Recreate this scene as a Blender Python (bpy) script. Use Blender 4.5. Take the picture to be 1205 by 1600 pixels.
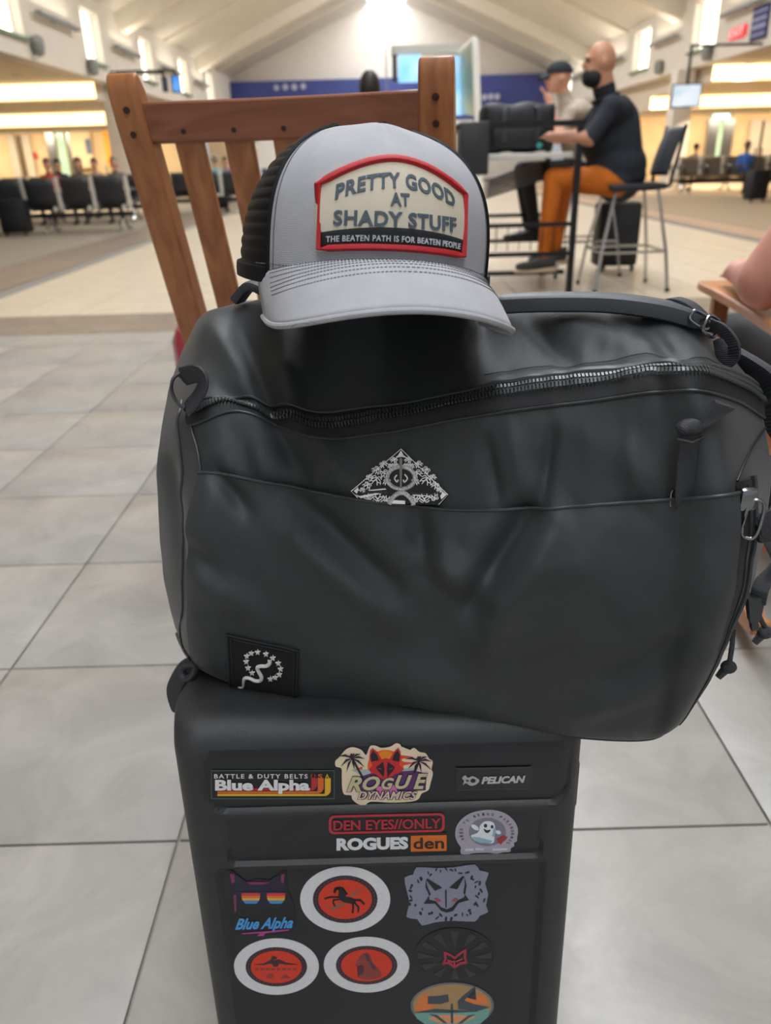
import bpy, bmesh, math, random
from mathutils import Vector, Matrix, noise
for o in list(bpy.data.objects): bpy.data.objects.remove(o)
SC = bpy.context.scene
COL = SC.collection
R = math.radians
sin, cos, PI = math.sin, math.cos, math.pi
random.seed(7)
# ---------------------------------------------------------------- camera
F_PX, HORIZON, ROLL = 1190.0, 250.0, R(1.6)
PITCH = math.atan((800 - HORIZON) / F_PX)
CAM = Vector((0, 0, 1.0))
_fw = Vector((0, cos(PITCH), -sin(PITCH))); _dn = Vector((0, -sin(PITCH), -cos(PITCH))); _rt = Vector((1, 0, 0))
_r2 = _rt * cos(ROLL) + _dn * sin(ROLL); _d2 = _dn * cos(ROLL) - _rt * sin(ROLL)
cd = bpy.data.cameras.new('camera'); cam = bpy.data.objects.new('camera', cd); COL.objects.link(cam)
cam.matrix_world = Matrix(((_r2.x, -_d2.x, -_fw.x, CAM.x), (_r2.y, -_d2.y, -_fw.y, CAM.y), (_r2.z, -_d2.z, -_fw.z, CAM.z), (0, 0, 0, 1)))
cd.sensor_fit = 'HORIZONTAL'; cd.sensor_width = 36.0; cd.lens = F_PX / 1205 * 36
cd.clip_start = .02; cd.clip_end = 200
cd.dof.use_dof = True; cd.dof.focus_distance = .615; cd.dof.aperture_fstop = cd.lens / 4.0
SC.camera = cam
# ---------------------------------------------------------------- world, exposure
wd = bpy.data.worlds.new('world'); SC.world = wd; wd.use_nodes = True
wd.node_tree.nodes['Background'].inputs[0].default_value = (.93, .97, 1.0, 1)
wd.node_tree.nodes['Background'].inputs[1].default_value = .46
SC.view_settings.view_transform = 'Standard'; SC.view_settings.look = 'None'
SC.view_settings.gamma = 1; SC.view_settings.use_curve_mapping = False
SC.view_settings.exposure = 0.0
SC.cycles.max_bounces = 7; SC.cycles.diffuse_bounces = 4; SC.cycles.glossy_bounces = 3
SC.cycles.sample_clamp_indirect = 4; SC.cycles.caustics_reflective = False; SC.cycles.caustics_refractive = False
SC.cycles.use_denoising = True
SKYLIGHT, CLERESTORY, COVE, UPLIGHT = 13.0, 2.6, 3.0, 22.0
# ---------------------------------------------------------------- pixel -> place (1205 x 1600 frame)
def ray(px, py):
    return _fw + _r2 * ((px - 602.5) / F_PX) + _d2 * ((py - 800) / F_PX)
def at(px, py, D):                      # the point seen at a pixel, D metres ahead
    d = ray(px, py); return CAM + d * (D / d.y)
def atz(px, py, z):
    d = ray(px, py); return CAM + d * ((z - CAM.z) / d.z)
def atx(px, py, x):
    d = ray(px, py); return CAM + d * (x / d.x)
def pix(v):
    q = Vector(v) - CAM; z = q.dot(_fw); return (602.5 + F_PX * q.dot(_r2) / z, 800 + F_PX * q.dot(_d2) / z)
# ---------------------------------------------------------------- helpers
def lin(c):
    if isinstance(c, str):
        c = [int(c[i:i + 2], 16) / 255 for i in (0, 2, 4)]
        c = [x / 12.92 if x <= .04045 else ((x + .055) / 1.055) ** 2.4 for x in c]
    return (c[0], c[1], c[2], 1)
MATS = {}
def M(name, col=(.5, .5, .5), rough=.5, metal=0.0, var=.08, vscale=30.0, bump=0.0, bscale=200.0, kind=None, emit=0.0, col2=None, spec=.5, sheen=0.0, alpha=1.0, coat=0.0, stretch=(1, 1, 1), trans=0.0):
    if name in MATS: return MATS[name]
    m = bpy.data.materials.new(name); MATS[name] = m; m.use_nodes = True
    nt = m.node_tree; N, L = nt.nodes, nt.links
    b = N['Principled BSDF']; c = lin(col)
    b.inputs['Roughness'].default_value = rough; b.inputs['Metallic'].default_value = metal
    b.inputs['Specular IOR Level'].default_value = spec
    if sheen: b.inputs['Sheen Weight'].default_value = sheen; b.inputs['Sheen Roughness'].default_value = .4
    if coat: b.inputs['Coat Weight'].default_value = coat; b.inputs['Coat Roughness'].default_value = .1
    if trans: b.inputs['Transmission Weight'].default_value = trans
    if alpha < 1: b.inputs['Alpha'].default_value = alpha
    tc = N.new('ShaderNodeTexCoord'); mp = N.new('ShaderNodeMapping'); L.new(tc.outputs['Object'], mp.inputs[0])
    mp.inputs['Scale'].default_value = stretch
    nz = N.new('ShaderNodeTexNoise'); nz.inputs['Scale'].default_value = vscale; nz.inputs['Detail'].default_value = 5
    L.new(mp.outputs[0], nz.inputs[0])
    rp = N.new('ShaderNodeValToRGB'); L.new(nz.outputs[0], rp.inputs[0])
    d = lin(col2) if col2 else tuple(min(1, x * (1 + var)) for x in c[:3]) + (1,)
    a = c if col2 else tuple(x * (1 - var) for x in c[:3]) + (1,)
    rp.color_ramp.elements[0].position = .32; rp.color_ramp.elements[1].position = .68
    rp.color_ramp.elements[0].color = a; rp.color_ramp.elements[1].color = d
    L.new(rp.outputs[0], b.inputs['Base Color'])
    if emit:
        L.new(rp.outputs[0], b.inputs['Emission Color']); b.inputs['Emission Strength'].default_value = emit
    if bump or kind:
        bp = N.new('ShaderNodeBump'); bp.inputs['Strength'].default_value = bump; bp.inputs['Distance'].default_value = .001
        if kind == 'weave':             # two crossed thread waves
            w = []
            for dr, ax in (('X', (1, 0, 1)), ('Z', (-1, 0, 1))):
                wv = N.new('ShaderNodeTexWave'); wv.inputs['Scale'].default_value = bscale; wv.bands_direction = 'DIAGONAL'
                m2 = N.new('ShaderNodeMapping'); L.new(tc.outputs['Object'], m2.inputs[0]); m2.inputs['Scale'].default_value = (ax[0], 1, ax[2])
                L.new(m2.outputs[0], wv.inputs[0]); w.append(wv)
            mx = N.new('ShaderNodeMath'); mx.operation = 'MAXIMUM'
            L.new(w[0].outputs['Fac'], mx.inputs[0]); L.new(w[1].outputs['Fac'], mx.inputs[1]); L.new(mx.outputs[0], bp.inputs['Height'])
            mr = N.new('ShaderNodeMapRange'); mr.inputs[3].default_value = .5; mr.inputs[4].default_value = 1.3; L.new(mx.outputs[0], mr.inputs[0])
            mm = N.new('ShaderNodeMix'); mm.data_type = 'RGBA'; mm.blend_type = 'MULTIPLY'; mm.inputs[0].default_value = 1
            L.new(rp.outputs[0], mm.inputs[6]); L.new(mr.outputs[0], mm.inputs[7]); L.new(mm.outputs[2], b.inputs['Base Color'])
        elif kind == 'twill':
            wv = N.new('ShaderNodeTexWave'); wv.inputs['Scale'].default_value = bscale; wv.bands_direction = 'DIAGONAL'
            L.new(tc.outputs['Object'], wv.inputs[0]); L.new(wv.outputs['Fac'], bp.inputs['Height'])
            mr = N.new('ShaderNodeMapRange'); mr.inputs[3].default_value = .8; mr.inputs[4].default_value = 1.1; L.new(wv.outputs['Fac'], mr.inputs[0])
            mm = N.new('ShaderNodeMix'); mm.data_type = 'RGBA'; mm.blend_type = 'MULTIPLY'; mm.inputs[0].default_value = 1
            L.new(rp.outputs[0], mm.inputs[6]); L.new(mr.outputs[0], mm.inputs[7]); L.new(mm.outputs[2], b.inputs['Base Color'])
        else:
            n2 = N.new('ShaderNodeTexNoise'); n2.inputs['Scale'].default_value = bscale; n2.inputs['Detail'].default_value = 3
            L.new(mp.outputs[0], n2.inputs[0]); L.new(n2.outputs[0], bp.inputs['Height'])
        L.new(bp.outputs[0], b.inputs['Normal'])
    return m
OFF = {}                                 # world position of each thing's base
class G:                                 # collects geometry, becomes ONE mesh object
    def __init__(s): s.v = []; s.f = []; s.mi = []
    def add(s, vs, fs, mi=0):
        n = len(s.v); s.v += [Vector(v) for v in vs]; s.f += [tuple(i + n for i in f) for f in fs]; s.mi += [mi] * len(fs); return s
    def box(s, x0, x1, y0, y1, z0, z1, mi=0, bev=0.0):
        if bev <= 0:
            v = [(x, y, z) for z in (z0, z1) for y in (y0, y1) for x in (x0, x1)]
            return s.add(v, [(0, 2, 3, 1), (4, 5, 7, 6), (0, 1, 5, 4), (2, 6, 7, 3), (0, 4, 6, 2), (1, 3, 7, 5)], mi)
        bm = bmesh.new(); bmesh.ops.create_cube(bm, size=1)
        for v in bm.verts: v.co = Vector(((x0 + x1) / 2 + v.co.x * (x1 - x0), (y0 + y1) / 2 + v.co.y * (y1 - y0), (z0 + z1) / 2 + v.co.z * (z1 - z0)))
        bmesh.ops.bevel(bm, geom=bm.edges[:], offset=bev, segments=2, affect='EDGES', profile=.5)
        bm.verts.index_update(); vs = [v.co.copy() for v in bm.verts]; fs = [[v.index for v in f.verts] for f in bm.faces]; bm.free()
        return s.add(vs, fs, mi)
    def bar(s, a, b, w, d, up=(0, 0, 1), mi=0, w2=None, d2=None):   # straight bar of rectangular section
        a, b = Vector(a), Vector(b); t = (b - a).normalized(); up = Vector(up)
        x = t.cross(up)
        if x.length < 1e-5: x = t.cross(Vector((1, 0, 0)))
        x.normalize(); y = x.cross(t).normalized(); w2 = w2 or w; d2 = d2 or d
        v = []
        for c, ww, dd in ((a, w, d), (b, w2, d2)):
            for i, j in ((-1, -1), (1, -1), (1, 1), (-1, 1)): v.append(c + x * (i * ww / 2) + y * (j * dd / 2))
        return s.add(v, [(3, 2, 1, 0), (4, 5, 6, 7), (0, 1, 5, 4), (1, 2, 6, 5), (2, 3, 7, 6), (3, 0, 4, 7)], mi)
    def tube(s, pts, r, n=8, mi=0, closed=False, flat=None, up=(0, 0, 1), caps=True):  # swept tube; flat=(w,h) gives an oval or strap section
        pts = [Vector(p) for p in pts]; m = len(pts); rs = r if isinstance(r, (list, tuple)) else [r] * m
        prev = None; base = len(s.v); vs = []
        for i, p in enumerate(pts):
            if closed: t = pts[(i + 1) % m] - pts[i - 1]
            else: t = pts[min(i + 1, m - 1)] - pts[max(i - 1, 0)]
            if t.length < 1e-9: t = Vector((0, 0, 1))
            t.normalize()
            if prev is None:
                x = t.cross(Vector(up))
                if x.length < 1e-4: x = t.cross(Vector((1, 0, .01)))
            else: x = prev - t * prev.dot(t)
            x.normalize(); prev = x; y = t.cross(x)
            for k in range(n):
                a = 2 * PI * k / n
                if flat:
                    e = .45; ca, sa = cos(a), sin(a)
                    vs.append(p + x * (flat[0] * rs[i] * math.copysign(abs(ca) ** e, ca)) + y * (flat[1] * rs[i] * math.copysign(abs(sa) ** e, sa)))
                else: vs.append(p + x * (cos(a) * rs[i]) + y * (sin(a) * rs[i]))
        fs = []
        for i in range(m if closed else m - 1):
            j = (i + 1) % m
            for k in range(n): fs.append((i * n + k, i * n + (k + 1) % n, j * n + (k + 1) % n, j * n + k))
        if not closed and caps: fs.append(tuple(range(n - 1, -1, -1))); fs.append(tuple((m - 1) * n + k for k in range(n)))
        return s.add(vs, fs, mi)
    def lathe(s, prof, c, axis=(0, 0, 1), n=20, mi=0):             # prof: (radius, height)
        ax = Vector(axis).normalized(); x = ax.orthogonal().normalized(); y = ax.cross(x); c = Vector(c)
        vs = [c + ax * h + (x * cos(2 * PI * k / n) + y * sin(2 * PI * k / n)) * max(r, 1e-5) for r, h in prof for k in range(n)]
        fs = [(i * n + k, i * n + (k + 1) % n, (i + 1) * n + (k + 1) % n, (i + 1) * n + k) for i in range(len(prof) - 1) for k in range(n)]
        fs += [tuple(range(n - 1, -1, -1)), tuple((len(prof) - 1) * n + k for k in range(n))]
        return s.add(vs, fs, mi)
    def ball(s, c, rx, ry=None, rz=None, n=14, m=9, mi=0):
        ry = ry or rx; rz = rz or rx; c = Vector(c); vs = []
        for i in range(m + 1):
            a = PI * i / m
            for k in range(n): b = 2 * PI * k / n; vs.append(c + Vector((rx * sin(a) * cos(b), ry * sin(a) * sin(b), -rz * cos(a))))
        fs = [(i * n + k, i * n + (k + 1) % n, (i + 1) * n + (k + 1) % n, (i + 1) * n + k) for i in range(m) for k in range(n)]
        return s.add(vs, fs, mi)
    def grid(s, fn, nu, nv, mi=0, wrapu=False, wrapv=False):
        vs = [fn(i / (nu if wrapu else nu - 1), j / (nv if wrapv else nv - 1)) for i in range(nu) for j in range(nv)]
        fs = [(i * nv + j, ((i + 1) % nu) * nv + j, ((i + 1) % nu) * nv + (j + 1) % nv, i * nv + (j + 1) % nv)
              for i in range(nu if wrapu else nu - 1) for j in range(nv if wrapv else nv - 1)]
        return s.add(vs, fs, mi)
    def prism(s, poly, fn, d0, d1, mi=0):                          # 2-D outline -> solid; fn(u, v, d) gives the place
        n = len(poly); area = sum(poly[i][0] * poly[(i + 1) % n][1] - poly[(i + 1) % n][0] * poly[i][1] for i in range(n))
        vs = [fn(u, v, d0) for u, v in poly] + [fn(u, v, d1) for u, v in poly]
        fs = [tuple(range(n - 1, -1, -1)), tuple(range(n, 2 * n))] + [(i, (i + 1) % n, n + (i + 1) % n, n + i) for i in range(n)]
        return s.add(vs, fs, mi)
    def build(s, name, mat, parent=None, smooth=True, solid=0.0, sharp=38, loc=None, sub=0):
        if parent is not None and loc is None and parent.name in OFF: o0 = OFF[parent.name]
        else: o0 = Vector((0, 0, 0)) if loc is None else Vector(loc)
        me = bpy.data.meshes.new(name); me.from_pydata([tuple(v - o0) for v in s.v], [], s.f)
        bm = bmesh.new(); bm.from_mesh(me); bmesh.ops.remove_doubles(bm, verts=bm.verts[:], dist=1e-6)
        bmesh.ops.recalc_face_normals(bm, faces=bm.faces[:]) if not getattr(s, 'keepn', False) else None
        bm.to_mesh(me); bm.free()
        mats = mat if isinstance(mat, (list, tuple)) else [mat]
        for mm in mats: me.materials.append(mm)
        if len(mats) > 1 and len(me.polygons) == len(s.mi): me.polygons.foreach_set('material_index', s.mi)
        if smooth:
            me.polygons.foreach_set('use_smooth', [True] * len(me.polygons)); me.set_sharp_from_angle(angle=R(sharp))
        o = bpy.data.objects.new(name, me); COL.objects.link(o)
        if parent is not None: o.parent = parent
        elif loc is not None: o.location = o0
        if solid: md = o.modifiers.new('thick', 'SOLIDIFY'); md.thickness = solid; md.offset = -1
        if sub: md = o.modifiers.new('sub', 'SUBSURF'); md.levels = sub; md.render_levels = sub
        OFF[o.name] = (OFF[parent.name] if parent is not None and parent.name in OFF else o0).copy()
        return o
def tag(o, label=None, cat=None, group=None, kind=None):
    for k, v in (('label', label), ('category', cat), ('group', group), ('kind', kind)):
        if v: o[k] = v
    return o
def thing(name, label, cat, loc=(0, 0, 0), group=None, kind=None):
    o = bpy.data.objects.new(name, None); COL.objects.link(o); o.location = loc; o.empty_display_size = .05
    OFF[o.name] = Vector(loc); return tag(o, label, cat, group, kind)
def local_root(name, label, cat, group=None):   # built around its own origin, placed afterwards
    return thing(name, label, cat, (0, 0, 0), group)
def copy_tree(o, parent=None):
    c = o.copy(); COL.objects.link(c); c.parent = parent; OFF[c.name] = OFF[o.name].copy()
    for ch in [x for x in o.children]: copy_tree(ch, c)
    return c
def place(o, loc, rz=0.0):
    o.location = loc; o.rotation_euler = (0, 0, rz); return o
def struct(o): return tag(o, kind='structure')
def spline(P, n, closed=False):           # Catmull-Rom through points
    P = [Vector(p) for p in P]; m = len(P); out = []
    for i in range(m if closed else m - 1):
        a, b, c, d = (P[(i - 1) % m], P[i], P[(i + 1) % m], P[(i + 2) % m]) if closed else (P[max(i - 1, 0)], P[i], P[i + 1], P[min(i + 2, m - 1)])
        for k in range(n):
            t = k / n; out.append(.5 * ((2 * b) + (c - a) * t + (2 * a - 5 * b + 4 * c - d) * t * t + (3 * b - a - 3 * c + d) * t ** 3))
    if not closed: out.append(P[-1].copy())
    return out
def spl2(P, n, closed=False): return [(v.x, v.y) for v in spline([(p[0], p[1], 0) for p in P], n, closed)]
def text2d(s, bold=0.0, shear=0.0, space=1.0):   # flat lettering as triangles, fitted to the unit box
    cu = bpy.data.curves.new('t', 'FONT'); cu.body = s; cu.offset = bold; cu.shear = shear; cu.space_character = space
    cu.resolution_u = 3; cu.align_x = 'LEFT'
    o = bpy.data.objects.new('t', cu); COL.objects.link(o)
    dg = bpy.context.evaluated_depsgraph_get(); me = bpy.data.meshes.new_from_object(o.evaluated_get(dg))
    vs = [(v.co.x, v.co.y) for v in me.vertices]; fs = [tuple(p.vertices) for p in me.polygons]
    bpy.data.objects.remove(o); bpy.data.curves.remove(cu); bpy.data.meshes.remove(me)
    x0, x1 = min(v[0] for v in vs), max(v[0] for v in vs); y0, y1 = min(v[1] for v in vs), max(v[1] for v in vs)
    return [((x - x0) / (x1 - x0), (y - y0) / (y1 - y0)) for x, y in vs], fs, (x1 - x0) / (y1 - y0)
# ================================================================ the hall
XL, XR, XC, YB, YE = -7.2, 8.84, .72, -6.0, 44.0
Z_OPEN, Z_WB, Z_WT, SLOPE, Z_RIDGE, RW = 3.1, 3.475, 4.65, .42, 7.9, .88
def roof_z(x): return Z_RIDGE - SLOPE * max(0, abs(x - XC) - RW)
m_wall = M('wall_paint', 'dcd5ca', .8, var=.03, vscale=3, bump=.05, bscale=60)
m_ceil = M('ceiling_paint', 'd3cdc3', .85, var=.03, vscale=2)
m_beam = M('beam_paint', 'd8d0c2', .8, var=.03, vscale=4)
m_soff = M('soffit_paint', 'cfc4b2', .85, var=.04, vscale=3)
m_peach = M('peach_paint', 'e9cda0', .8, var=.05, vscale=2)
m_day = M('daylight_glass', 'fff7e8', .3, emit=CLERESTORY, var=.02, vscale=2)
m_sky = M('skylight_glass', 'f4f8ff', .3, emit=SKYLIGHT, var=.01, vscale=1)
m_cove = M('cove_glow', 'ffd692', .6, emit=COVE, col2='ffe6b8', vscale=.8)  # emission stands in for hidden strips lighting the cove faces
m_grey = M('grey_metal', '8a8d8c', .45, .3, var=.06)
m_dark = M('dark_metal', '26282a', .5, .2, var=.1)
m_black = M('black_plastic', '141516', .5, var=.1)
m_white = M('white_enamel', 'e6e6e2', .4, var=.03)
m_sill = M('green_glass_edge', '66836b', .25, var=.1)
# floor: slab, single tiles near by, a tile field farther off, border strips, carpets
m_grout = M('grout', '8b867d', .9, var=.1, vscale=80)
fl = G(); fl.box(-24, 26, YB, YE + 8, -.12, -.007); floor = struct(fl.build('floor', m_grout, smooth=False))
def tile_mat(name, c1, c2, rough):
    m = bpy.data.materials.new(name); m.use_nodes = True; N, L = m.node_tree.nodes, m.node_tree.links; b = N['Principled BSDF']
    g = N.new('ShaderNodeNewGeometry'); n1 = N.new('ShaderNodeTexNoise'); n1.inputs['Scale'].default_value = 5.5; n1.inputs['Detail'].default_value = 8; n1.inputs['Roughness'].default_value = .65
    n1.inputs['Distortion'].default_value = .8; L.new(g.outputs['Position'], n1.inputs[0])
    rp = N.new('ShaderNodeValToRGB'); rp.color_ramp.elements[0].position = .3; rp.color_ramp.elements[1].position = .72
    rp.color_ramp.elements[0].color = lin(c1); rp.color_ramp.elements[1].color = lin(c2); L.new(n1.outputs[0], rp.inputs[0])
    oi = N.new('ShaderNodeObjectInfo'); mr = N.new('ShaderNodeMapRange'); mr.inputs[3].default_value = .93; mr.inputs[4].default_value = 1.05; L.new(oi.outputs['Random'], mr.inputs[0])
    mm = N.new('ShaderNodeMix'); mm.data_type = 'RGBA'; mm.blend_type = 'MULTIPLY'; mm.inputs[0].default_value = 1
    L.new(rp.outputs[0], mm.inputs[6]); L.new(mr.outputs[0], mm.inputs[7]); L.new(mm.outputs[2], b.inputs['Base Color'])
    n2 = N.new('ShaderNodeTexNoise'); n2.inputs['Scale'].default_value = 40; L.new(g.outputs['Position'], n2.inputs[0])
    m3 = N.new('ShaderNodeMapRange'); m3.inputs[3].default_value = rough - .08; m3.inputs[4].default_value = rough + .1; L.new(n2.outputs[0], m3.inputs[0]); L.new(m3.outputs[0], b.inputs['Roughness'])
    return m
m_tile = tile_mat('stone_tile', '8b8883', 'a6a29b', .34)
TS, X0T, Y0T = .4842, -.838 - 12 * .4842, .908 - .4842
tg = G(); h = TS / 2 - .0022; tg.box(-h, h, -h, h, -.007, 0, bev=.0016)
t0 = None; side = G()
for j in range(-3, 9):
    y = Y0T + (j + .5) * TS; half = 602 / F_PX * ((y + TS / 2) * .908 + .43) + .15
    for i in range(40):
        x = X0T + (i + .5) * TS
        if abs(x) - TS / 2 > half or j < 0:           # beyond the view: same slabs, joined
            if -5.8 < x < 5.8: side.box(x - h, x + h, y - h, y + h, -.007, 0)
            continue
        if t0 is None: t0 = tg.build('tile', m_tile, floor); o = t0
        else: o = t0.copy(); COL.objects.link(o); o.parent = floor
        o.location = (x, y, 0)
Y1T = Y0T + 9 * TS
tag(side.build('tile_field', m_tile, floor, smooth=False), kind='stuff')
m_strip = tile_mat('brown_border_tile', '74665a', '908172', .4)
m_tile_warm = tile_mat('warm_reflect_tile', 'c4b59e', 'd8cab4', .32)  # warm reflection of the hall lights put into the far tile colour
m_terra = tile_mat('terracotta_border_tile', 'a98d76', 'c7a58a', .45)
g = G()                                   # far tile rows: too small to tell apart, still separate slabs with joints
for j in range(1, 45):
    y = 5.84 + (j - 1) * TS
    if y > 27: break
    for i in range(-9, 11):
        x = X0T + 12 * TS + i * TS
        if x < -3.5 or x + TS > 4.75: continue
        g.box(x + .003, x + TS - .003, y + .003, y + TS - .003, -.007, 0)
tag(g.build('tile_field', m_tile_warm, floor, smooth=False), kind='stuff')
g = G(); g.box(-24, 26, Y1T + .003, 5.12, -.007, 0); g.build('tile_margin', m_tile, floor, smooth=False)
g = G(); g.box(-3.47, 4.72, 5.123, 5.837, -.007, .001); g.build('border_strip', m_strip, floor, smooth=False)
g = G(); g.box(-24, -3.473, 5.123, 5.7, -.007, 0); g.build('border_strip', m_strip, floor, smooth=False)
g = G(); g.box(-24, -4.23, 5.703, 40, -.007, .003); g.build('carpet', M('taupe_carpet', '8f8473', .95, var=.15, vscale=40, bump=.4, bscale=300), floor, smooth=False)
g = G(); g.box(-4.227, -3.473, 5.703, 30, -.007, .001); g.build('border_strip', m_strip, floor, smooth=False)
g = G(); g.box(4.723, 5.2, 5.123, 30, -.007, .001); g.build('border_strip', m_terra, floor, smooth=False)
g = G(); g.box(5.203, 26, 5.123, 40, -.007, .003); g.build('carpet', M('tan_carpet', 'a8947a', .95, var=.15, vscale=40, bump=.4, bscale=300), floor, smooth=False)
g = G(); g.box(-3.47, 4.72, 27.3, YE, -.007, 0); g.build('tile_apron', m_tile_warm, floor, smooth=False)
# nave walls with window openings
WL = [(12.05 + 5.15 * k, 13.4 + 5.15 * k) for k in range(6)]
WR = [(12.1 + 5.36 * k, 13.8 + 5.36 * k) for k in range(6)]
def nave_wall(name, x, t, wins, ztop):
    ys = sorted({YB, YE} | {a for w in wins for a in w}); zs = [Z_OPEN, Z_WB, Z_WT, ztop]
    bm = bmesh.new(); vv = {}
    def V(i, j):
        if (i, j) not in vv: vv[i, j] = bm.verts.new((x, ys[i], zs[j]))
        return vv[i, j]
    for i in range(len(ys) - 1):
        for j in range(3):
            if j == 1 and any(abs(ys[i] - w[0]) < 1e-6 for w in wins): continue
            bm.faces.new((V(i, j), V(i + 1, j), V(i + 1, j + 1), V(i, j + 1)))
    r = bmesh.ops.extrude_face_region(bm, geom=bm.faces[:])
    bmesh.ops.translate(bm, verts=[e for e in r['geom'] if isinstance(e, bmesh.types.BMVert)], vec=(t, 0, 0))
    bmesh.ops.recalc_face_normals(bm, faces=bm.faces[:]); me = bpy.data.meshes.new(name); bm.to_mesh(me); bm.free()
    me.materials.append(m_wall); o = bpy.data.objects.new(name, me); COL.objects.link(o); OFF[o.name] = Vector(); return struct(o)
nave_wall('wall_left', XL, -.35, WL, roof_z(XL) + .05); nave_wall('wall_right', XR, .35, WR, roof_z(XR) + .05)
k = 0
for x, sg, wins in ((XL, -1, WL), (XR, 1, WR)):
    for a, b in wins:
        k += 1
        g = G(); g.box(min(x + sg * .24, x + sg * .28), max(x + sg * .24, x + sg * .28), a, b, Z_WB, Z_WT)
        w = struct(g.build('window_%d' % k, m_day, smooth=False))
        g = G(); g.box(min(x - sg * .1, x + sg * .23), max(x - sg * .1, x + sg * .23), a - .05, b + .05, Z_WB - .05, Z_WB + .005); g.build('window_sill', m_sill, w, smooth=False)
        for yy in (a + .02, b - .02):
            g = G(); g.box(min(x + sg * .2, x + sg * .238), max(x + sg * .2, x + sg * .238), yy - .02, yy + .02, Z_WB, Z_WT); g.build('window_frame', m_white, w, smooth=False)
# roof slopes, beams, ridge skylight, end wall
for nm, sg, xe in (('ceiling_left', -1, XL), ('ceiling_right', 1, XR)):
    xi = XC + sg * RW; g = G()
    g.add([(xi, YB, Z_RIDGE), (xe, YB, roof_z(xe)), (xe, YE, roof_z(xe)), (xi, YE, Z_RIDGE), (xi, YB, Z_RIDGE + .2), (xe, YB, roof_z(xe) + .2), (xe, YE, roof_z(xe) + .2), (xi, YE, Z_RIDGE + .2)],
          [(0, 1, 2, 3), (7, 6, 5, 4), (0, 4, 5, 1), (1, 5, 6, 2), (2, 6, 7, 3), (3, 7, 4, 0)])
    c = struct(g.build(nm, m_ceil, smooth=False))
    for y in (4.5, 15.0, 25.6, 36.0):
        g = G(); g.bar((xi, y, Z_RIDGE - .24), (xe, y, roof_z(xe) - .24), .55, .5, up=(0, 0, 1)); g.build('roof_beam', m_beam, c, smooth=False)
    for y in (9.7, 20.3, 30.8, 40.5):
        g = G(); g.bar((xi, y, Z_RIDGE - .04), (xe, y, roof_z(xe) - .04), .2, .1); g.build('roof_rib', m_beam, c, smooth=False)
g = G(); g.box(XC - RW, XC + RW, YB, YE, Z_RIDGE + .1, Z_RIDGE + .14); sk = struct(g.build('window_20', m_sky, smooth=False))
for i in range(14):
    g = G(); y = YB + 1.5 + i * 3.6; g.box(XC - RW, XC + RW, y - .04, y + .04, Z_RIDGE + .02, Z_RIDGE + .1); g.build('window_frame', m_white, sk, smooth=False)
g = G(); pf = [(XL - .4, 0), (XR + .4, 0), (XR + .4, roof_z(XR)), (XC + RW, Z_RIDGE + .1), (XC - RW, Z_RIDGE + .1), (XL - .4, roof_z(XL))]
g.prism(pf, lambda u, v, d: Vector((u, d, v)), YE, YE + .3); struct(g.build('wall_end', m_wall, smooth=False))
# blue fascia sign on the end wall, with its pale lettering blobs (too blurred to read)
a, b = at(352, 127, 43.6), at(862, 120, 43.6)
sg_ = thing('fascia_sign', 'long dark blue fascia sign across the far end wall', 'sign', (XC, 43.7, 3.2))
g = G(); g.box(a.x, b.x, 43.65, 43.95, 2.6, 4.72); g.build('sign_board', M('sign_blue', '2b3a7a', .4, col2='3f4c95', vscale=.4), sg_, smooth=False)
for px, py, r in ((747, 153, .1), (757, 152, .13), (767, 151, .13), (777, 151, .13), (432, 137, .12), (446, 136, .13), (460, 136, .13), (474, 135, .12)):
    g = G(); c = at(px, py, 43.6); g.lathe([(r * 1.1, 0), (r * 1.1, .04), (r * .45, .04)], c, (0, -1, 0), 14); g.build('pale_letter', M('sign_pale', 'b9bbd0', .5), sg_)
# aisles: soffits, two stepped bulkheads with self-glowing cove faces, back walls
kk = 2
for nm, x0, x1, sd in (('left', -22.0, XL - .35, -1), ('right', XR + .35, 24.0, 1)):
    g = G(); g.box(x0, x1, YB, 34, Z_OPEN, Z_OPEN + .15); c = struct(g.build('ceiling_aisle_' + nm, m_soff, smooth=False))
    g = G(); g.box(x0, x1, 23.6, 34, 2.68, Z_OPEN - .001); g.build('bulkhead', m_soff, c, smooth=False)
    g = G(); g.box(x0, x1, 23.5, 23.598, 2.72, Z_OPEN - .02); g.build('cove_glow_face', m_cove, c, smooth=False)
    g = G(); g.box(x0, x1, 28.6, 34, 2.28, 2.679); g.build('bulkhead', m_soff, c, smooth=False)
    g = G(); g.box(x0, x1, 28.5, 28.598, 2.31, 2.66); g.build('cove_glow_face', m_cove, c, smooth=False)
    g = G(); g.box(x0, x1, 33.0, 33.3, 0, 2.6); struct(g.build('wall_back_' + nm, m_peach, smooth=False))
    xo = x0 if sd < 0 else x1
    g = G(); g.box(min(xo, xo + sd * .3), max(xo, xo + sd * .3), YB, 34, 0, Z_OPEN + .15); struct(g.build('wall_outer_' + nm, m_peach, smooth=False))
    for y in (14.2, 24.7, 35.2):
        xc = XL - .2 if sd < 0 else XR - .05
        g = G(); g.box(xc - .26, xc + .26, y - .26, y + .26, 0, Z_OPEN, bev=.02); struct(g.build('column_' + nm, m_wall))
# lower part of the end of the nave, peach behind the columns
g = G(); g.box(XL - .4, -1.5, 38.6, 38.8, 0, 3.0); struct(g.build('wall_screen', m_peach, smooth=False))
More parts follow.
